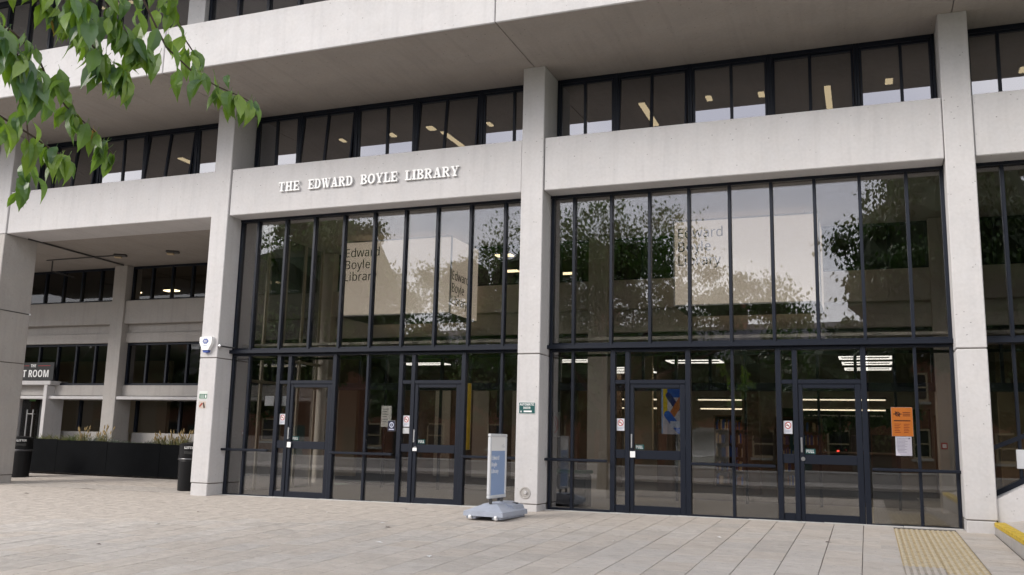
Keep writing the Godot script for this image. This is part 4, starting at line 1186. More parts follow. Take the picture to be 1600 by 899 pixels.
	card("no_smoking_poster", "part of a large red no smoking ring right of the middle column", "sign", print_mat(big), M.white, 7.50, 7.60, 1.16, 1.60, GZ - 0.03, 0.003)
	im = label_card(110, 90, Color(0.78, 0.77, 0.74))
	for k in 6: im.fill_rect(Rect2i(12, 12 + k * 11, 70 - (k * 17) % 30, 3), Color(0.4, 0.4, 0.42))
	card("white_notice", "white notice on the pane left of the left bay's right door", "notice", print_mat(im), M.white, 3.98, 4.20, 1.28, 1.68, GZ - 0.02, 0.003)
	im = label_card(60, 66, Color(0.03, 0.06, 0.20))
	ring(im, 30, 26, 12, 18, Color(0.8, 0.82, 0.9))
	im.fill_rect(Rect2i(28, 16, 4, 20), Color(0.8, 0.82, 0.9))
	im.fill_rect(Rect2i(8, 52, 44, 6), Color(0.8, 0.82, 0.9))
	card("blue_notice", "small dark blue safety notice beside the left bay's right door", "notice", print_mat(im), M.white, 4.15, 4.31, 1.20, 1.40, GZ + 0.013, 0.003)
	card("grey_notice", "pale grey notice under the no smoking sticker of the left bay's right door", "notice", M.sign_grey, M.white, 4.475, 4.615, 1.16, 1.27, GZ + 0.013, 0.003)
	for k in 2:
		card("white_notice", ["blank pale notice inside the narrow pane left of the left bay's left door", "blank pale notice inside the side light of the left bay's left door"][k], "notice", M.sign_grey, M.white, [1.26, 1.67][k], [1.48, 1.80][k], 1.66, 1.86, GZ - 0.03, 0.003, "blank pale notices at the left door")
	im = label_card(96, 140, Color(0.80, 0.47, 0.16))
	ring(im, 28, 32, 7, 12, Color(0.28, 0.09, 0.03))
	stroke(im, Vector2(10, 32), Vector2(46, 32), 2, Color(0.28, 0.09, 0.03))
	stroke(im, Vector2(18, 20), Vector2(38, 44), 2, Color(0.28, 0.09, 0.03))
	for k in 3: im.fill_rect(Rect2i(52, 23 + k * 8, 34, 4), Color(0.40, 0.14, 0.04))
	im.fill_rect(Rect2i(10, 62, 76, 6), Color(0.30, 0.10, 0.03))
	for k in 6:
		im.fill_rect(Rect2i(12, 80 + k * 8, 30 - (k * 7) % 11, 3), Color(0.50, 0.18, 0.04))
		im.fill_rect(Rect2i(54, 80 + k * 8, 28 - (k * 5) % 9, 3), Color(0.50, 0.18, 0.04))
	card("orange_poster", "bright orange poster inside the glass right of the right bay's right door", "poster", print_mat(im), M.white, 13.095, 13.405, 1.285, 1.735, GZ + 0.013, 0.003)
	im = label_card(84, 112, Color(0.80, 0.79, 0.84))
	for k in 11: im.fill_rect(Rect2i(8, 10 + k * 8, 58 - (k * 13) % 24, 2), Color(0.42, 0.42, 0.5))
	im.fill_rect(Rect2i(68, 6, 8, 8), Color(0.3, 0.3, 0.4))
	card("white_letter_sheet", "white printed sheet under the orange poster", "notice", print_mat(im), M.white, 13.14, 13.375, 0.985, 1.28, GZ + 0.013, 0.003)
	card("white_edge_notice", "white notice cut off by the right edge above the sloping rail", "notice", M.sign_grey, M.white, 14.80, 15.0, 0.84, 1.12, GZ + 0.05, 0.003)
	# bulkhead lamps on the undercroft ceiling
	for k in 2:
		var L := thing("bulkhead_lamp", ["unlit bulkhead lamp on the undercroft ceiling at the end of the thin conduit", "unlit bulkhead lamp on the undercroft ceiling nearer the left column"][k], "ceiling lamp", V([-5.2, -3.5][k], 5.50, -2.85), 0.5, "undercroft ceiling lamps")
		put("body", MB.new().box(V(-0.16, 0.05, -0.09), V(0.16, 0.104, 0.09), 0.02).mesh(), M.fitting, L)
		put("lens", MB.new().box(V(-0.14, 0.0, -0.07), V(0.04, 0.049, 0.07), 0.02).mesh(), M.blind, L)

# slab serif capitals: width, upright bars [x0, x1, y0, y1], bowls [cx, cy, rx, ry, inner rx, inner ry, from, to], slanting bars [bottom x0, x1, top x0, x1, y0, y1]
const SLAB := {
	"T": [0.95, [[0.345, 0.605, 0.131, 0.869], [0.22, 0.73, 0, 0.13], [0, 0.95, 0.87, 1], [0, 0.11, 0.66, 0.869], [0.84, 0.95, 0.66, 0.869]], [], []],
	"H": [1.1, [[0.13, 0.39, 0.131, 0.869], [0.71, 0.97, 0.131, 0.869], [0, 0.52, 0, 0.13], [0.58, 1.1, 0, 0.13], [0, 0.52, 0.87, 1], [0.58, 1.1, 0.87, 1], [0.391, 0.709, 0.43, 0.57]], [], []],
	"E": [0.95, [[0.13, 0.39, 0.131, 0.869], [0, 0.95, 0, 0.13], [0, 0.92, 0.87, 1], [0.84, 0.95, 0.131, 0.36], [0.81, 0.92, 0.66, 0.869], [0.391, 0.579, 0.43, 0.57], [0.58, 0.67, 0.34, 0.66]], [], []],
	"L": [0.92, [[0.13, 0.39, 0.131, 0.869], [0, 0.92, 0, 0.13], [0, 0.55, 0.87, 1], [0.80, 0.92, 0.131, 0.40]], [], []],
	"I": [0.52, [[0.13, 0.39, 0.131, 0.869], [0, 0.52, 0, 0.13], [0, 0.52, 0.87, 1]], [], []],
	"D": [1.05, [[0.13, 0.39, 0.131, 0.869], [0, 0.499, 0, 0.13], [0, 0.499, 0.87, 1]], [[0.5, 0.5, 0.55, 0.5, 0.28, 0.37, -90, 90]], []],
	"B": [1.0, [[0.13, 0.39, 0.131, 0.869], [0, 0.519, 0, 0.13], [0, 0.499, 0.87, 1], [0.391, 0.498, 0.46, 0.58]], [[0.5, 0.745, 0.40, 0.255, 0.16, 0.13, -90, 90], [0.52, 0.255, 0.48, 0.255, 0.22, 0.13, -90, 90]], []],
	"R": [1.1, [[0.13, 0.39, 0.131, 0.869], [0, 0.52, 0, 0.13], [0, 0.499, 0.87, 1], [0.391, 0.499, 0.44, 0.57]], [[0.5, 0.72, 0.44, 0.28, 0.18, 0.15, -90, 90]], [[0.72, 1.0, 0.46, 0.72, 0.131, 0.439], [0.76, 1.1, 0.72, 1.0, 0.0, 0.13]]],
	"O": [1.08, [], [[0.54, 0.5, 0.54, 0.51, 0.27, 0.38, 0, 360]], []],
	"A": [1.12, [[0, 0.46, 0, 0.12], [0.58, 1.12, 0, 0.12], [0.34, 0.70, 0.28, 0.40]], [], [[0.19, 0.33, 0.46, 0.56, 0.121, 1.0], [0.70, 0.98, 0.43, 0.69, 0.122, 1.002]]],
	"Y": [1.1, [[0.42, 0.68, 0.131, 0.44], [0.28, 0.82, 0, 0.13], [0, 0.46, 0.88, 1], [0.70, 1.1, 0.88, 1]], [], [[0.42, 0.64, 0.12, 0.38, 0.441, 0.879], [0.56, 0.68, 0.80, 0.92, 0.442, 0.879]]],
	"W": [1.5, [[0, 0.5, 0.88, 1], [0.56, 0.96, 0.88, 1], [1.14, 1.5, 0.88, 1]], [], [[0.36, 0.56, 0.12, 0.38, 0.0, 0.879], [0.48, 0.57, 0.66, 0.76, 0.002, 0.878], [0.88, 1.08, 0.64, 0.90, 0.0, 0.877], [1.0, 1.09, 1.24, 1.34, 0.002, 0.879]]],
}

func slab_letter(c: String, w: float, h: float, depth: float) -> ArrayMesh:
	var m := MB.new()
	var d: Array = SLAB[c]
	for r in d[1]: m.box(V(r[0] * w, r[2] * h, 0), V(r[1] * w, r[3] * h, depth), 0.002)
	for r in d[2]:
		var n := int(absf(r[7] - r[6]) / 15.0)
		for i in n:
			var a := deg_to_rad(lerpf(r[6], r[7], float(i) / n)); var b := deg_to_rad(lerpf(r[6], r[7], float(i + 1) / n))
			m.prism([Vector2((r[0] + r[4] * cos(a)) * w, (r[1] + r[5] * sin(a)) * h), Vector2((r[0] + r[2] * cos(a)) * w, (r[1] + r[3] * sin(a)) * h), Vector2((r[0] + r[2] * cos(b)) * w, (r[1] + r[3] * sin(b)) * h), Vector2((r[0] + r[4] * cos(b)) * w, (r[1] + r[5] * sin(b)) * h)], V(0, 0, depth * 1.02), Vector3.RIGHT, Vector3.UP, Vector3.ZERO)
	var k := 0
	for r in d[3]:
		k += 1
		m.prism([Vector2(r[0] * w, r[4] * h), Vector2(r[1] * w, r[4] * h), Vector2(r[3] * w, r[5] * h), Vector2(r[2] * w, r[5] * h)], V(0, 0, depth * (1.0 - 0.03 * k)), Vector3.RIGHT, Vector3.UP, V(0, 0, 0.0005 * k))
	return m.mesh()

# ---------------------------------------------------------------- cafe front in the undercroft
func cafe_things() -> void:
	var d := thing("cafe_entrance", "white framed cafe door with a tall bright handle under a black name board", "door", V(-9.15, 0.0, IZ + 0.02))
	put("frame_post", MB.new().box(V(0.43, 0, -0.5), V(0.56, 2.30, 0.12), 0.008).mesh(), M.concrete, d)
	put("frame_post", MB.new().box(V(-1.06, 0, -0.5), V(-0.93, 2.30, 0.12), 0.008).mesh(), M.concrete, d)
	put("frame_head", MB.new().box(V(-1.06, 2.305, -0.5), V(0.66, 2.42, 0.12), 0.008).mesh(), M.concrete, d)
	var leaf := put("door_leaf", MB.new().box(V(-0.80, 0, -0.36), V(-0.04, 2.29, -0.31), 0.005).mesh(), M.black, d)
	put("glass", MB.new().box(V(-0.72, 0.15, -0.3095), V(-0.12, 2.2, -0.305)).mesh(), M.glass_in, leaf)
	put("side_panel", MB.new().box(V(-0.035, 0, -0.36), V(0.425, 2.29, -0.31), 0.005).mesh(), M.concrete_dim, d)
	for x in [-0.50, -0.28]:
		var h := MB.new().tube(V(x, 0.55, -0.24), V(x, 1.62, -0.24), 0.018, 0.018, 10)
		for y in [0.65, 1.5]: h.tube(V(x, y, -0.31), V(x, y, -0.24), 0.012, 0.012, 8)
		put("handle", h.mesh(), M.steel, d)
	put("cross_bar", MB.new().tube(V(-0.50, 1.5, -0.24), V(-0.28, 1.5, -0.24), 0.01, 0.01, 8).mesh(), M.steel, d)
	put("green_sticker", MB.new().box(V(-0.52, 1.86, -0.3), V(-0.29, 1.98, -0.297)).mesh(), mat(0.05, 0.16, 0.03, 0.5), leaf)
	var nb := thing("cafe_name_board", "black board with white letters THE and T ROOM above the cafe door", "sign", V(-9.35, 2.44, IZ + 0.02))
	put("board", MB.new().box(V(-1.1, 0, 0.0), V(0.86, 0.50, 0.05), 0.004).mesh(), M.black, nb)
	var f := sysfont("Droid Sans", true)
	lettering("lettering", nb, "THE", f, 0.085, 0.004, M.white, V(-0.02, 0.365, 0.051), 0.0, 0.20)
	lettering("lettering", nb, "T ROOM", f, 0.20, 0.004, M.white, V(-0.30, 0.085, 0.051), 0.0, 0.98)
	put("rule", MB.new().box(V(0.26, 0.40, 0.0505), V(0.72, 0.41, 0.053)).mesh(), M.red, nb)
	put("rule", MB.new().box(V(-0.45, 0.40, 0.0505), V(-0.08, 0.41, 0.053)).mesh(), M.red, nb)
	# long black planter
	var p := thing("long_planter", "long black metal planter standing across the undercroft", "planter", V(-5.4, -0.03, -3.42))
	var W := 3.4
	for k in 4:
		var x0 := -W + k * 1.7
		put("front_panel", MB.new().box(V(x0 + 0.002, 0, 0.17), V(x0 + 1.698, 0.86 - (x0 + W) * 0.012, 0.2), 0.004).mesh(), M.planter, p)
		put("back_panel", MB.new().box(V(x0 + 0.002, 0, -0.2), V(x0 + 1.698, 0.86 - (x0 + W) * 0.012, -0.17), 0.004).mesh(), M.planter, p)
	for s in [-1, 1]: put("end_panel", MB.new().box(V(s * W - 0.015, 0, -0.168), V(s * W + 0.015, 0.80, 0.168), 0.004).mesh(), M.planter, p)
	put("soil", MB.new().box(V(-W + 0.02, 0.5, -0.165), V(W - 0.02, 0.755, 0.165)).mesh(), M.soil, p)
	var g1 := mat(0.10, 0.13, 0.035, 0.8); var g2 := mat(0.16, 0.16, 0.06, 0.8); var g3 := mat(0.12, 0.14, 0.11, 0.8)
	var tan := mat(0.34, 0.25, 0.12, 0.9)
	for m in [g1, g2, g3, tan]:
		m.backlight_enabled = true; m.backlight = m.albedo_color * 0.4
	var spots := [[-7.9, 0, 0.22, 0], [-7.55, 1, 0.30, 0], [-7.1, 1, 0.26, 0], [-6.75, 0, 0.30, 0], [-6.35, 1, 0.36, 1], [-6.0, 2, 0.25, 0], [-5.75, 1, 0.36, 1], [-5.35, 2, 0.2, 0], [-5.0, 2, 0.16, 0], [-4.6, 0, 0.12, 0], [-4.15, 2, 0.18, 0], [-3.85, 1, 0.28, 1], [-3.45, 1, 0.30, 1], [-3.05, 1, 0.32, 1], [-2.7, 2, 0.22, 0]]
	var words := ["short green tuft at the planter's left end", "second green tuft from the planter's left end", "yellowish tuft left of the tan plumes", "spreading green tuft left of the tan plumes", "left one of the two tall tan plumed grasses by the cafe windows", "grey green tuft between the tan plumes", "right one of the two tall tan plumed grasses by the cafe windows", "grey green tuft just right of the tan plumes", "low grey green tuft in front of the pier", "thin green tuft at the middle of the planter", "grey tuft left of the plumes near the bin", "leftmost of the three plumed grasses near the right bin", "middle one of the three plumed grasses near the right bin", "rightmost of the three plumed grasses near the right bin", "grey tuft beside the right bin"]
	for i in spots.size():
		var s: Array = spots[i]
		var o := thing("grass_tuft", words[i], "grass", V(s[0], 0.70, -3.40 + 0.05 * sin(i * 2.0)), 0.0, "grasses in the black planter")
		var r := RandomNumberGenerator.new()
		r.seed = 100 + i
		var bl := MB.new(); var hd := MB.new()
		for k in 110:
			var a := r.randf() * TAU
			var lean := r.randf_range(0.05, 0.55)
			var L: float = s[2] * r.randf_range(0.55, 1.15)
			var b0 := V(r.randf_range(-0.17, 0.17), 0, r.randf_range(-0.08, 0.08))
			var dir := V(cos(a) * lean, 1, sin(a) * lean).normalized()
			var side := dir.cross(V(sin(a + 1.0), 0, cos(a + 1.0))).normalized() * 0.006
			var p1 := b0 + dir * L * 0.6
			var p2 := p1 + (dir + V(cos(a), -0.5, sin(a)) * 0.5).normalized() * L * 0.45
			bl.quad(b0 - side, b0 + side, p1 + side * 0.8, p1 - side * 0.8, V(0, 0, 1)); bl.trio(p1 - side * 0.8, p1 + side * 0.8, p2, V(0, 0, 1))
			if s[3] == 1 and k < 15:
				var tip := b0 + (dir + V(r.randf_range(-0.2, 0.2), 0.4, 0)).normalized() * L * 1.35
				var root := tip - V(dir.x, 0.9, dir.z) * 0.12
				hd.tube(b0, root, 0.003, 0.003, 4, false)
				hd.tube(root, lerp(root, tip, 0.4), 0.008, 0.020, 5, false); hd.tube(lerp(root, tip, 0.4), tip, 0.020, 0.003, 5, false)
		put("blades", bl.mesh(), [g1, g2, g3][s[1]], o)
		if s[3] == 1: put("seed_heads", hd.mesh(), tan, o)

# ---------------------------------------------------------------- the far side of the road, mirrored in the glass
func leaf_mesh(L: float, W: float) -> ArrayMesh:
	var m := MB.new()
	m.quad(V(0, 0, 0), V(-W / 2, -L * 0.45, 0.012), V(0, -L, 0), V(0, -L * 0.45, -0.012), V(0, 0, 1))
	m.quad(V(0, 0, 0), V(W / 2, -L * 0.45, 0.012), V(0, -L, 0), V(0, -L * 0.45, -0.012), V(0, 0, 1))
	return m.mesh()

func leaf_mat(r: float, g: float, b: float) -> StandardMaterial3D:
	var m := mat(r, g, b, 0.42)
	m.vertex_color_use_as_albedo = true
	m.backlight_enabled = true
	m.backlight = Color(0.55, 0.75, 0.12)
	return m

func crown(o: Node, centres: Array, count: int, size: float, m: Material, seed_: int, keep = null) -> void:
	var r := RandomNumberGenerator.new()
	r.seed = seed_
	var xf: Array[Transform3D] = []
	var cols: Array[Color] = []
	var clumps := []
	for c in centres:
		for k in int(26 * c[2]):
			var d := V(r.randfn(), r.randfn(), r.randfn()).normalized() * pow(r.randf(), 0.4)
			clumps.append([c[0] + d * c[1], r.randf_range(0.35, 0.9) * (c[1].x * 0.26 + 0.1), r.randf_range(0.7, 1.2)])
	for i in count:
		var c: Array = clumps[r.randi() % clumps.size()]
		var p: Vector3 = c[0] + V(r.randfn(), r.randfn() * 0.8, r.randfn()) * c[1] * 0.5
		if keep != null and not keep.call(p): continue
		var t := Basis.from_euler(V(r.randf_range(-0.9, 0.9), r.randf() * TAU, r.randf_range(-0.6, 0.6))).scaled(Vector3.ONE * size * r.randf_range(0.7, 1.25))
		xf.append(Transform3D(t, p))
		var v: float = c[2] * r.randf_range(0.8, 1.2)
		cols.append(Color(v * r.randf_range(0.9, 1.15), v, v * 0.9))
	var mm := MultiMesh.new()
	mm.transform_format = MultiMesh.TRANSFORM_3D; mm.use_colors = true
	mm.mesh = leaf_mesh(1.0, 0.55); mm.instance_count = xf.size()
	for i in xf.size():
		mm.set_instance_transform(i, xf[i]); mm.set_instance_color(i, cols[i])
	var cr := MultiMeshInstance3D.new()
	cr.name = "crown"; cr.multimesh = mm; cr.material_override = m
	cr.set_meta("kind", "stuff")
	o.add_child(cr)

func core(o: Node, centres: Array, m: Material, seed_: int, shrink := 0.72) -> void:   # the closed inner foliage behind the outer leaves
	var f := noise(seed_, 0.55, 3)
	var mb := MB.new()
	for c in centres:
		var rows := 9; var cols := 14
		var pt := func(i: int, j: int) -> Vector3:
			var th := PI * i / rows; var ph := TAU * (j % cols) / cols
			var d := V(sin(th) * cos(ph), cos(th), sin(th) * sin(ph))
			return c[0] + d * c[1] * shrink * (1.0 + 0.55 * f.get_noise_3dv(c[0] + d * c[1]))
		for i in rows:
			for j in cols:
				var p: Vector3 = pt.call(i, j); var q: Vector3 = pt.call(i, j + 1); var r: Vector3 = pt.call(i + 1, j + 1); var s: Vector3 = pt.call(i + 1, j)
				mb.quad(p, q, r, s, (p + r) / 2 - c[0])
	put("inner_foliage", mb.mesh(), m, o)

func far_tree(at: Vector3, h: float, spread: float, count: int, label: String, m: Material, seed_: int) -> void:
	var o := thing("tree", label, "tree", at, 0.0, "")
	var t := MB.new()
	t.tube(V(0, -0.2, 0), V(0.1, h * 0.35, 0), 0.26, 0.2, 12)
	put("trunk", t.mesh(), M.bark, o)
	var r := RandomNumberGenerator.new()
	r.seed = seed_
	for k in 7:
		var a := TAU * k / 7.0 + r.randf()
		put("limb", MB.new().tube(V(0.1, h * (0.3 + 0.03 * k), 0), V(cos(a) * spread * 0.55, h * r.randf_range(0.5, 0.85), sin(a) * spread * 0.55), 0.1, 0.03, 7).mesh(), M.bark, o)
	var cs := [[V(0, h * 0.66, 0), V(spread, h * 0.30, spread), 3.0], [V(spread * 0.35, h * 0.5, 0.5), V(spread * 0.7, h * 0.2, spread * 0.7), 1.5], [V(-spread * 0.4, h * 0.52, -0.4), V(spread * 0.65, h * 0.22, spread * 0.65), 1.5], [V(0.2, h * 0.86, 0), V(spread * 0.55, h * 0.13, spread * 0.55), 1.0]]
	crown(o, cs, count, 0.25, m, seed_)
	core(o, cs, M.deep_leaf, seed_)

func hedge_trees(m: Material) -> void:
	var where := ["far left", "left of the big green tree", "right of the big green tree", "left of the brick house's middle", "behind the middle column's mirror image", "left of the white van", "right of the white van", "under the big dark tree"]
	var xs := [-25.0, -20.5, -9.5, -1.0, 1.8, 4.0, 12.2, 19.5]
	for i in 8: far_tree(V(xs[i], -0.45, 25.5 + (i % 3) * 1.2), 7.0 + 0.3 * (i % 3), 2.8, 7000, "small street tree across the road, " + where[i], m, 230 + i)

func across_the_road() -> void:
	var q := MB.new()
	q.quad(V(-90, -0.50, 13.6), V(90, -0.50, 13.6), V(90, -0.50, 20.5), V(-90, -0.50, 20.5), Vector3.UP)
	struct("road", q.mesh(), M.asphalt)
	var k1 := MB.new()
	for i in 100: k1.box(V(-50 + i * 1.0 + 0.004, -0.7, 13.5), V(-50 + i * 1.0 + 0.996, -0.48, 13.62), 0.01)
	struct("kerb", k1.mesh(), M.strip)
	struct("far_pavement", MB.new().box(V(-90, -0.7, 20.5), V(90, -0.38, 24.0), 0.02).mesh(), M.slab2)
	# low brick wall and hedge
	var wl := thing("garden_wall", "low stone garden wall across the road, mirrored in the lower panes", "wall", V(0, -0.4, 24.3))
	put("stonework", MB.new().box(V(-45, 0, -0.15), V(40, 0.40, 0.15), 0.01).mesh(), M.concrete_dim, wl)
	put("coping", MB.new().box(V(-45, 0.402, -0.2), V(40, 0.47, 0.2), 0.01).mesh(), M.strip, wl)
	# brick terrace
	var b := thing("brick_terrace", "red brick terrace with white windows across the road, mirrored in the lower panes", "building", V(-8, -0.5, 36))
	put("wall", MB.new().box(V(-86, 0, 0), V(34, 6.2, 8), 0.02).mesh(), M.brick, b)
	var rf := MB.new()
	rf.prism([Vector2(-0.5, 6.2), Vector2(8.5, 6.2), Vector2(4, 8.7)], V(120.6, 0, 0), V(0, 0, 1), Vector3.UP, V(-86.3, 0, 0))
	var roof := put("roof", rf.mesh(), M.slate, b)
	for i in range(-7, 8):
		put("chimney", MB.new().box(V(-28 + i * 8.2, 7.6, 3.4), V(-26.6 + i * 8.2, 9.9, 4.4), 0.02).mesh(), M.brick, roof)
	for i in range(-14, 16):
		for j in 2:
			var w := part("window", b, V(-28.6 + i * 4.0, 1.0 + j * 2.9, -0.02))
			var fm := MB.new()
			for e in [[-0.6, -0.5, 0, 1.5], [0.5, 0.6, 0, 1.5], [-0.5, 0.5, 0, 0.12], [-0.5, 0.5, 1.4, 1.5], [-0.5, 0.5, 0.7, 0.78]]:
				fm.box(V(e[0], e[2], -0.03), V(e[1], e[3], 0.06))
			put("window_frame", fm.mesh(), M.blind, w)
			put("pane", MB.new().box(V(-0.5, 0.12, -0.005), V(0.5, 1.4, 0.01)).mesh(), M.black, w)
			put("sill", MB.new().box(V(-0.7, -0.14, -0.12), V(0.7, -0.01, 0.03), 0.01).mesh(), M.strip, w)
		var dr := part("door", b, V(-26.7 + i * 4.0, 0.1, -0.02))
		put("door_leaf", MB.new().box(V(-0.45, 0, -0.02), V(0.45, 2.1, 0.01), 0.005).mesh(), [M.wood, M.black, M.black_plastic, M.teal][posmod(i, 4)], dr)
	# trees
	var m1 := leaf_mat(0.070, 0.115, 0.028); var m2 := leaf_mat(0.040, 0.075, 0.020)
	far_tree(V(-15.2, -0.45, 26.8), 14.2, 5.0, 46000, "big green tree mirrored in the left bay's upper panes", m1, 201)
	far_tree(V(16.4, -0.45, 26.6), 15.2, 4.8, 46000, "big dark tree mirrored at the right of the right bay", m2, 202)
	far_tree(V(25.5, -0.45, 27.5), 14.0, 5.0, 30000, "big dark tree mirrored in the bay right of the right column", m2, 203)
	far_tree(V(-27.0, -0.45, 30.0), 11.0, 4.6, 14000, "green tree farther left across the road, behind the big green tree", m1, 204)
	far_tree(V(-5.0, -0.45, 29.0), 8.2, 3.4, 10000, "small green tree mirrored behind the left light box", m1, 205)
	far_tree(V(8.6, -0.45, 30.0), 7.0, 3.2, 9000, "small dark tree mirrored under the right light box", m2, 206)
	hedge_trees(m2)
	far_tree(V(-36.0, -0.45, 27.0), 9.5, 4.8, 9000, "first of three dark trees mirrored in the undercroft's windows", m2, 209)
	far_tree(V(-46.0, -0.45, 28.0), 10.5, 5.0, 9000, "second of three dark trees mirrored in the undercroft's windows", m2, 210)
	far_tree(V(-57.0, -0.45, 28.0), 10.0, 5.4, 9000, "third of three dark trees mirrored in the undercroft's windows", m2, 211)
	far_tree(V(27.0, -0.5, 5.0), 17.0, 5.6, 20000, "tall tree added near the ramp to block sky light, beyond the right edge", m1, 212)  # added out of view to darken the columns' right sides
	far_tree(V(29.5, -0.5, 14.5), 16.0, 5.6, 16000, "tall tree added by the road to block sky light, beyond the right edge", m2, 213)  # second added tree, screening sky light from the right
	# white van on the road
	var v := thing("white_van", "white panel van parked nose out across the road, mirrored in the right bay", "van", V(4.9, -0.5, 30.6), PI / 2)
	var side := [Vector2(-2.5, 0.35), Vector2(2.5, 0.35), Vector2(2.55, 0.95), Vector2(1.75, 1.25), Vector2(1.15, 2.15), Vector2(0.9, 2.35), Vector2(-2.4, 2.4), Vector2(-2.5, 2.2)]
	put("body", MB.new().prism(side, V(0, 0, 1.85), Vector3.RIGHT, Vector3.UP, V(0, 0, -0.92)).mesh(), M.car_white, v)
	put("side_window", MB.new().prism([Vector2(0.6, 1.3), Vector2(1.6, 1.3), Vector2(1.08, 2.05), Vector2(0.6, 2.1)], V(0, 0, 0.01), Vector3.RIGHT, Vector3.UP, V(0, 0, -0.931)).mesh(), M.black, v)
	put("rubbing_strip", MB.new().box(V(-2.4, 0.8, -0.935), V(2.3, 0.9, -0.921)).mesh(), M.black_plastic, v)
	for x in [-1.6, 1.6]:
		for z in [-0.86, 0.86]:
			var wh := part("wheel", v, V(x, 0.33, z))
			put("tyre", MB.new().tube(V(0, 0, -0.1), V(0, 0, 0.1), 0.33, 0.33, 20).mesh(), M.rubber, wh)
			put("rim", MB.new().tube(V(0, 0, -0.105), V(0, 0, 0.105), 0.2, 0.2, 16).mesh(), M.steel, wh)
	put("headlight", MB.new().box(V(2.35, 0.8, -0.9), V(2.54, 1.0, -0.6), 0.02).mesh(), M.steel, v)
	put("headlight", MB.new().box(V(2.35, 0.8, 0.6), V(2.54, 1.0, 0.9), 0.02).mesh(), M.steel, v)
	# trees behind the building, seen through the back windows of the hall
	var hb := thing("hedge", "tall hedge behind the library, seen through the hall's back windows", "hedge", V(10, -0.1, -17.5))
	var cb := []
	for i in 7: cb.append([V(-9 + i * 3.0, 1.6, 0), V(2.2, 1.9, 0.8), 0.8])
	crown(hb, cb, 12000, 0.2, m1, 78)
	core(hb, cb, M.deep_leaf, 78, 0.85)
	far_tree(V(11.5, -0.4, -20.0), 6.5, 4.2, 12000, "green tree behind the library, seen through the back windows over the desk", m1, 207)
	far_tree(V(6.0, -0.4, -21.0), 7.0, 4.6, 12000, "green tree behind the library, seen through the back windows left of the desk", m1, 208)

# ---------------------------------------------------------------- the cherry tree whose twigs hang into the view
func big_leaf(L: float, W: float, curl: float, fold: float) -> ArrayMesh:
	var m := MB.new()
	var n := 9
	var prof := [0.0, 0.42, 0.76, 0.95, 1.0, 0.94, 0.77, 0.50, 0.17, 0.0]
	var mid := []; var lft := []; var rgt := []
	for i in n + 1:
		var s := float(i) / n
		var y := -L * s
		var z := curl * L * sin(s * PI * 0.9) * 0.35 - curl * L * s * s * 0.3
		var w: float = prof[i] * W / 2
		var zig := 1.0 + (0.06 if i % 2 else -0.05)
		mid.append(V(0, y, z))
		lft.append(V(-w * zig, y + 0.10 * w, z + fold * w)); rgt.append(V(w * zig, y + 0.10 * w, z + fold * w))
	for i in n:
		m.quad(mid[i], lft[i], lft[i + 1], mid[i + 1], V(0, 0, 1)); m.quad(mid[i], rgt[i], rgt[i + 1], mid[i + 1], V(0, 0, 1))
	# petiole
	m.tube(V(0, 0.028, -0.004), V(0, 0, 0), 0.0013, 0.0013, 4, false)
	return m.mesh()

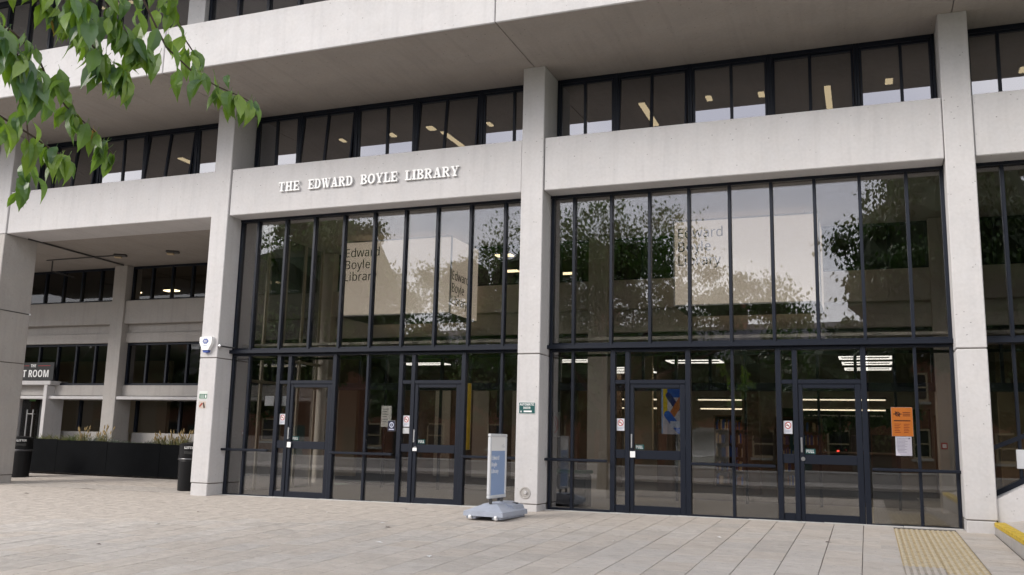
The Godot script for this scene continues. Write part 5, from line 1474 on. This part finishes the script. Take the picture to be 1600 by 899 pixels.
func cherry_tree() -> void:
	var o := thing("cherry_tree", "cherry tree beside the viewer whose leafy twigs hang into the upper left", "tree", V(4.6, ground_y(4.6, 13.0), 13.1))
	var t := MB.new()
	t.tube(V(0, -0.1, 0), V(0.05, 1.2, 0.02), 0.2, 0.16, 14); t.tube(V(0.05, 1.2, 0.02), V(0.15, 2.6, -0.05), 0.16, 0.14, 14)
	put("trunk", t.mesh(), M.bark, o)
	var org := o.position
	for e in [[V(0.1, 2.3, 0), V(2.6, 4.9, -0.8)], [V(0.1, 2.4, 0), V(-2.3, 5.2, -0.6)], [V(0.12, 2.5, 0), V(0.4, 6.0, -1.8)], [V(0.1, 2.5, 0), V(0.2, 5.6, 2.0)], [V(0.1, 2.2, 0), V(4.2, 4.45, -1.3)], [V(0.1, 2.4, 0), V(3.2, 6.2, -3.0)]]:
		var mid: Vector3 = lerp(e[0], e[1], 0.5) + V(0, 0.35, 0)
		put("limb", MB.new().tube(e[0], mid, 0.09, 0.065, 9).tube(mid, e[1], 0.065, 0.03, 9).mesh(), M.bark, o)
	# far from the view the crown is a mass of leaves
	var cam := get_node("camera") as Camera3D
	var inv := cam.transform.affine_inverse()
	var keep := func(p: Vector3) -> bool:
		var c: Vector3 = inv * (p + org)
		if c.z > -0.2: return p.y > 2.6
		var u := absf(c.x / -c.z); var v := absf(c.y / -c.z)
		return p.y > 2.9 and not (u < 0.63 and v < 0.365)
	var cm := leaf_mat(0.06, 0.125, 0.018)
	crown(o, [[V(-1.8, 6.0, -1.0), V(3.2, 2.2, 3.0), 2.4], [V(1.6, 6.2, -1.5), V(3.2, 2.0, 3.0), 2.2], [V(4.6, 5.4, -2.2), V(2.4, 1.0, 2.2), 1.3], [V(0, 7.8, -0.5), V(3.6, 1.5, 3.2), 1.8], [V(-4.2, 6.2, -1.5), V(2.6, 2.0, 2.2), 1.4]], 56000, 0.125, cm, 301, keep)
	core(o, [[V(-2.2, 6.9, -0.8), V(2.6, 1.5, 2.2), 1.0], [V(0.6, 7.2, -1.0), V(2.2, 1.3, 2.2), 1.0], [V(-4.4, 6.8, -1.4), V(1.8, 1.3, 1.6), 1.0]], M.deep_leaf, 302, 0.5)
	# twigs in view, each with its own leaves
	var twigs := [
		[V(8.9, 4.5, 11.9), V(9.25, 3.9, 11.95), V(9.37, 3.43, 11.89), V(9.37, 3.27, 11.79), V(9.43, 3.06, 11.67), V(9.51, 2.96, 11.55), V(9.59, 2.91, 11.45), V(9.67, 2.88, 11.34), V(9.69, 2.87, 11.27)],
		[V(9.0, 4.4, 11.75), V(9.36, 3.54, 11.69), V(9.36, 3.37, 11.60), V(9.39, 3.18, 11.49), V(9.41, 3.10, 11.40)],
		[V(8.8, 4.3, 12.3), V(9.28, 3.24, 12.22), V(9.30, 3.12, 12.12), V(9.31, 2.93, 12.02), V(9.33, 2.88, 11.94), V(9.36, 2.83, 11.85)],
		[V(8.3, 4.2, 12.3), V(8.71, 3.14, 12.20), V(8.83, 3.05, 12.07), V(8.89, 2.96, 11.97), V(8.90, 2.83, 11.88), V(8.92, 2.75, 11.79), V(9.00, 2.65, 11.67), V(9.04, 2.55, 11.57)],
		[V(8.3, 3.7, 12.4), V(8.91, 2.63, 12.36), V(9.02, 2.53, 12.23), V(9.11, 2.46, 12.12), V(9.15, 2.41, 12.03), V(9.17, 2.40, 11.96)],
		[V(8.3, 4.2, 12.3), V(8.76, 2.95, 12.25), V(8.88, 2.85, 12.13), V(8.91, 2.63, 12.01), V(8.87, 2.44, 11.93), V(8.80, 2.27, 11.87)],
		[V(8.3, 4.5, 11.9), V(8.55, 3.57, 11.90), V(8.62, 3.40, 11.78), V(8.72, 3.32, 11.66), V(8.77, 3.25, 11.57)],
		[V(8.6, 4.0, 12.5), V(9.11, 3.00, 12.56), V(9.18, 2.86, 12.45), V(9.23, 2.75, 12.34), V(9.26, 2.63, 12.25)],
		[V(8.9, 4.4, 12.1), V(9.33, 3.32, 12.10), V(9.34, 3.17, 12.00), V(9.37, 3.05, 11.91), V(9.42, 2.98, 11.81)]]
	var many := [52, 20, 46, 50, 24, 10, 32, 34, 30]
	var extra := [4, 2, 22, 12, 4, 0, 32, 28, 32]   # more leaves behind those, too many to pick apart
	var lm := []
	for e in [[0.172, 0.064, 0.25, 0.25], [0.155, 0.057, 0.5, 0.4], [0.19, 0.072, 0.15, 0.15], [0.14, 0.052, -0.3, 0.35], [0.178, 0.061, 0.6, 0.5]]: lm.append(big_leaf(e[0], e[1], e[2], e[3]))
	var mats := []
	for e in [[0.110, 0.180, 0.030], [0.075, 0.138, 0.036], [0.150, 0.225, 0.034], [0.042, 0.092, 0.042], [0.090, 0.160, 0.040]]:
		var m := mat(e[0], e[1], e[2], 0.36)
		m.backlight_enabled = true; m.backlight = Color(0.46, 0.60, 0.13)
		mats.append(m)
	var yellowed := mat(0.30, 0.19, 0.03, 0.5)
	for i in twigs.size():
		var pts: Array = twigs[i]
		var tw := MB.new()
		for k in pts.size() - 1:
			tw.tube(pts[k] - org, pts[k + 1] - org, 0.0075 * (1.0 - 0.75 * k / pts.size()), 0.0075 * (1.0 - 0.75 * (k + 1) / pts.size()), 7)
		var b := put("branch", tw.mesh(), M.twig, o)
		var r := RandomNumberGenerator.new()
		r.seed = 400 + i
		var rest: Array[Transform3D] = []
		for k in many[i] + extra[i]:
			var s := 1.15 + (pts.size() - 2.15) * (1.0 - pow(r.randf(), 1.15)) if k > 1 else pts.size() - 1.001
			if i == 5: s = minf(pts.size() - 1.001, 4.0 + r.randf())
			var j := int(s)
			var p: Vector3 = lerp(pts[j], pts[j + 1], s - j) - org
			var thick: float = 0.016 if i == 5 or s > pts.size() - 3 else 0.05
			p += V(r.randfn(), r.randfn() * 0.6, r.randfn()) * thick
			var yaw := atan2(12.74 - (p.x + org.x), 15.16 - (p.z + org.z)) + r.randfn() * 0.75
			var tb := Basis(Vector3.UP, yaw) * Basis.from_euler(V(r.randf_range(-0.5, 0.2), 0, r.randfn() * 0.27))
			tb = tb.scaled(Vector3.ONE * r.randf_range(0.62, 1.1))
			if k < many[i]: fast("leaf", k, lm[r.randi() % 5], yellowed if r.randf() < 0.012 else mats[r.randi() % 5], b, Transform3D(tb, p))
			else: rest.append(Transform3D(tb, p))
		if rest.size():
			var mm := MultiMesh.new()
			mm.transform_format = MultiMesh.TRANSFORM_3D; mm.mesh = lm[i % 5]; mm.instance_count = rest.size()
			for k in rest.size(): mm.set_instance_transform(k, rest[k])
			var mi := MultiMeshInstance3D.new()
			mi.name = "leaves"; mi.multimesh = mm; mi.material_override = mats[(i + 1) % 5]
			mi.set_meta("kind", "stuff")
			b.add_child(mi)
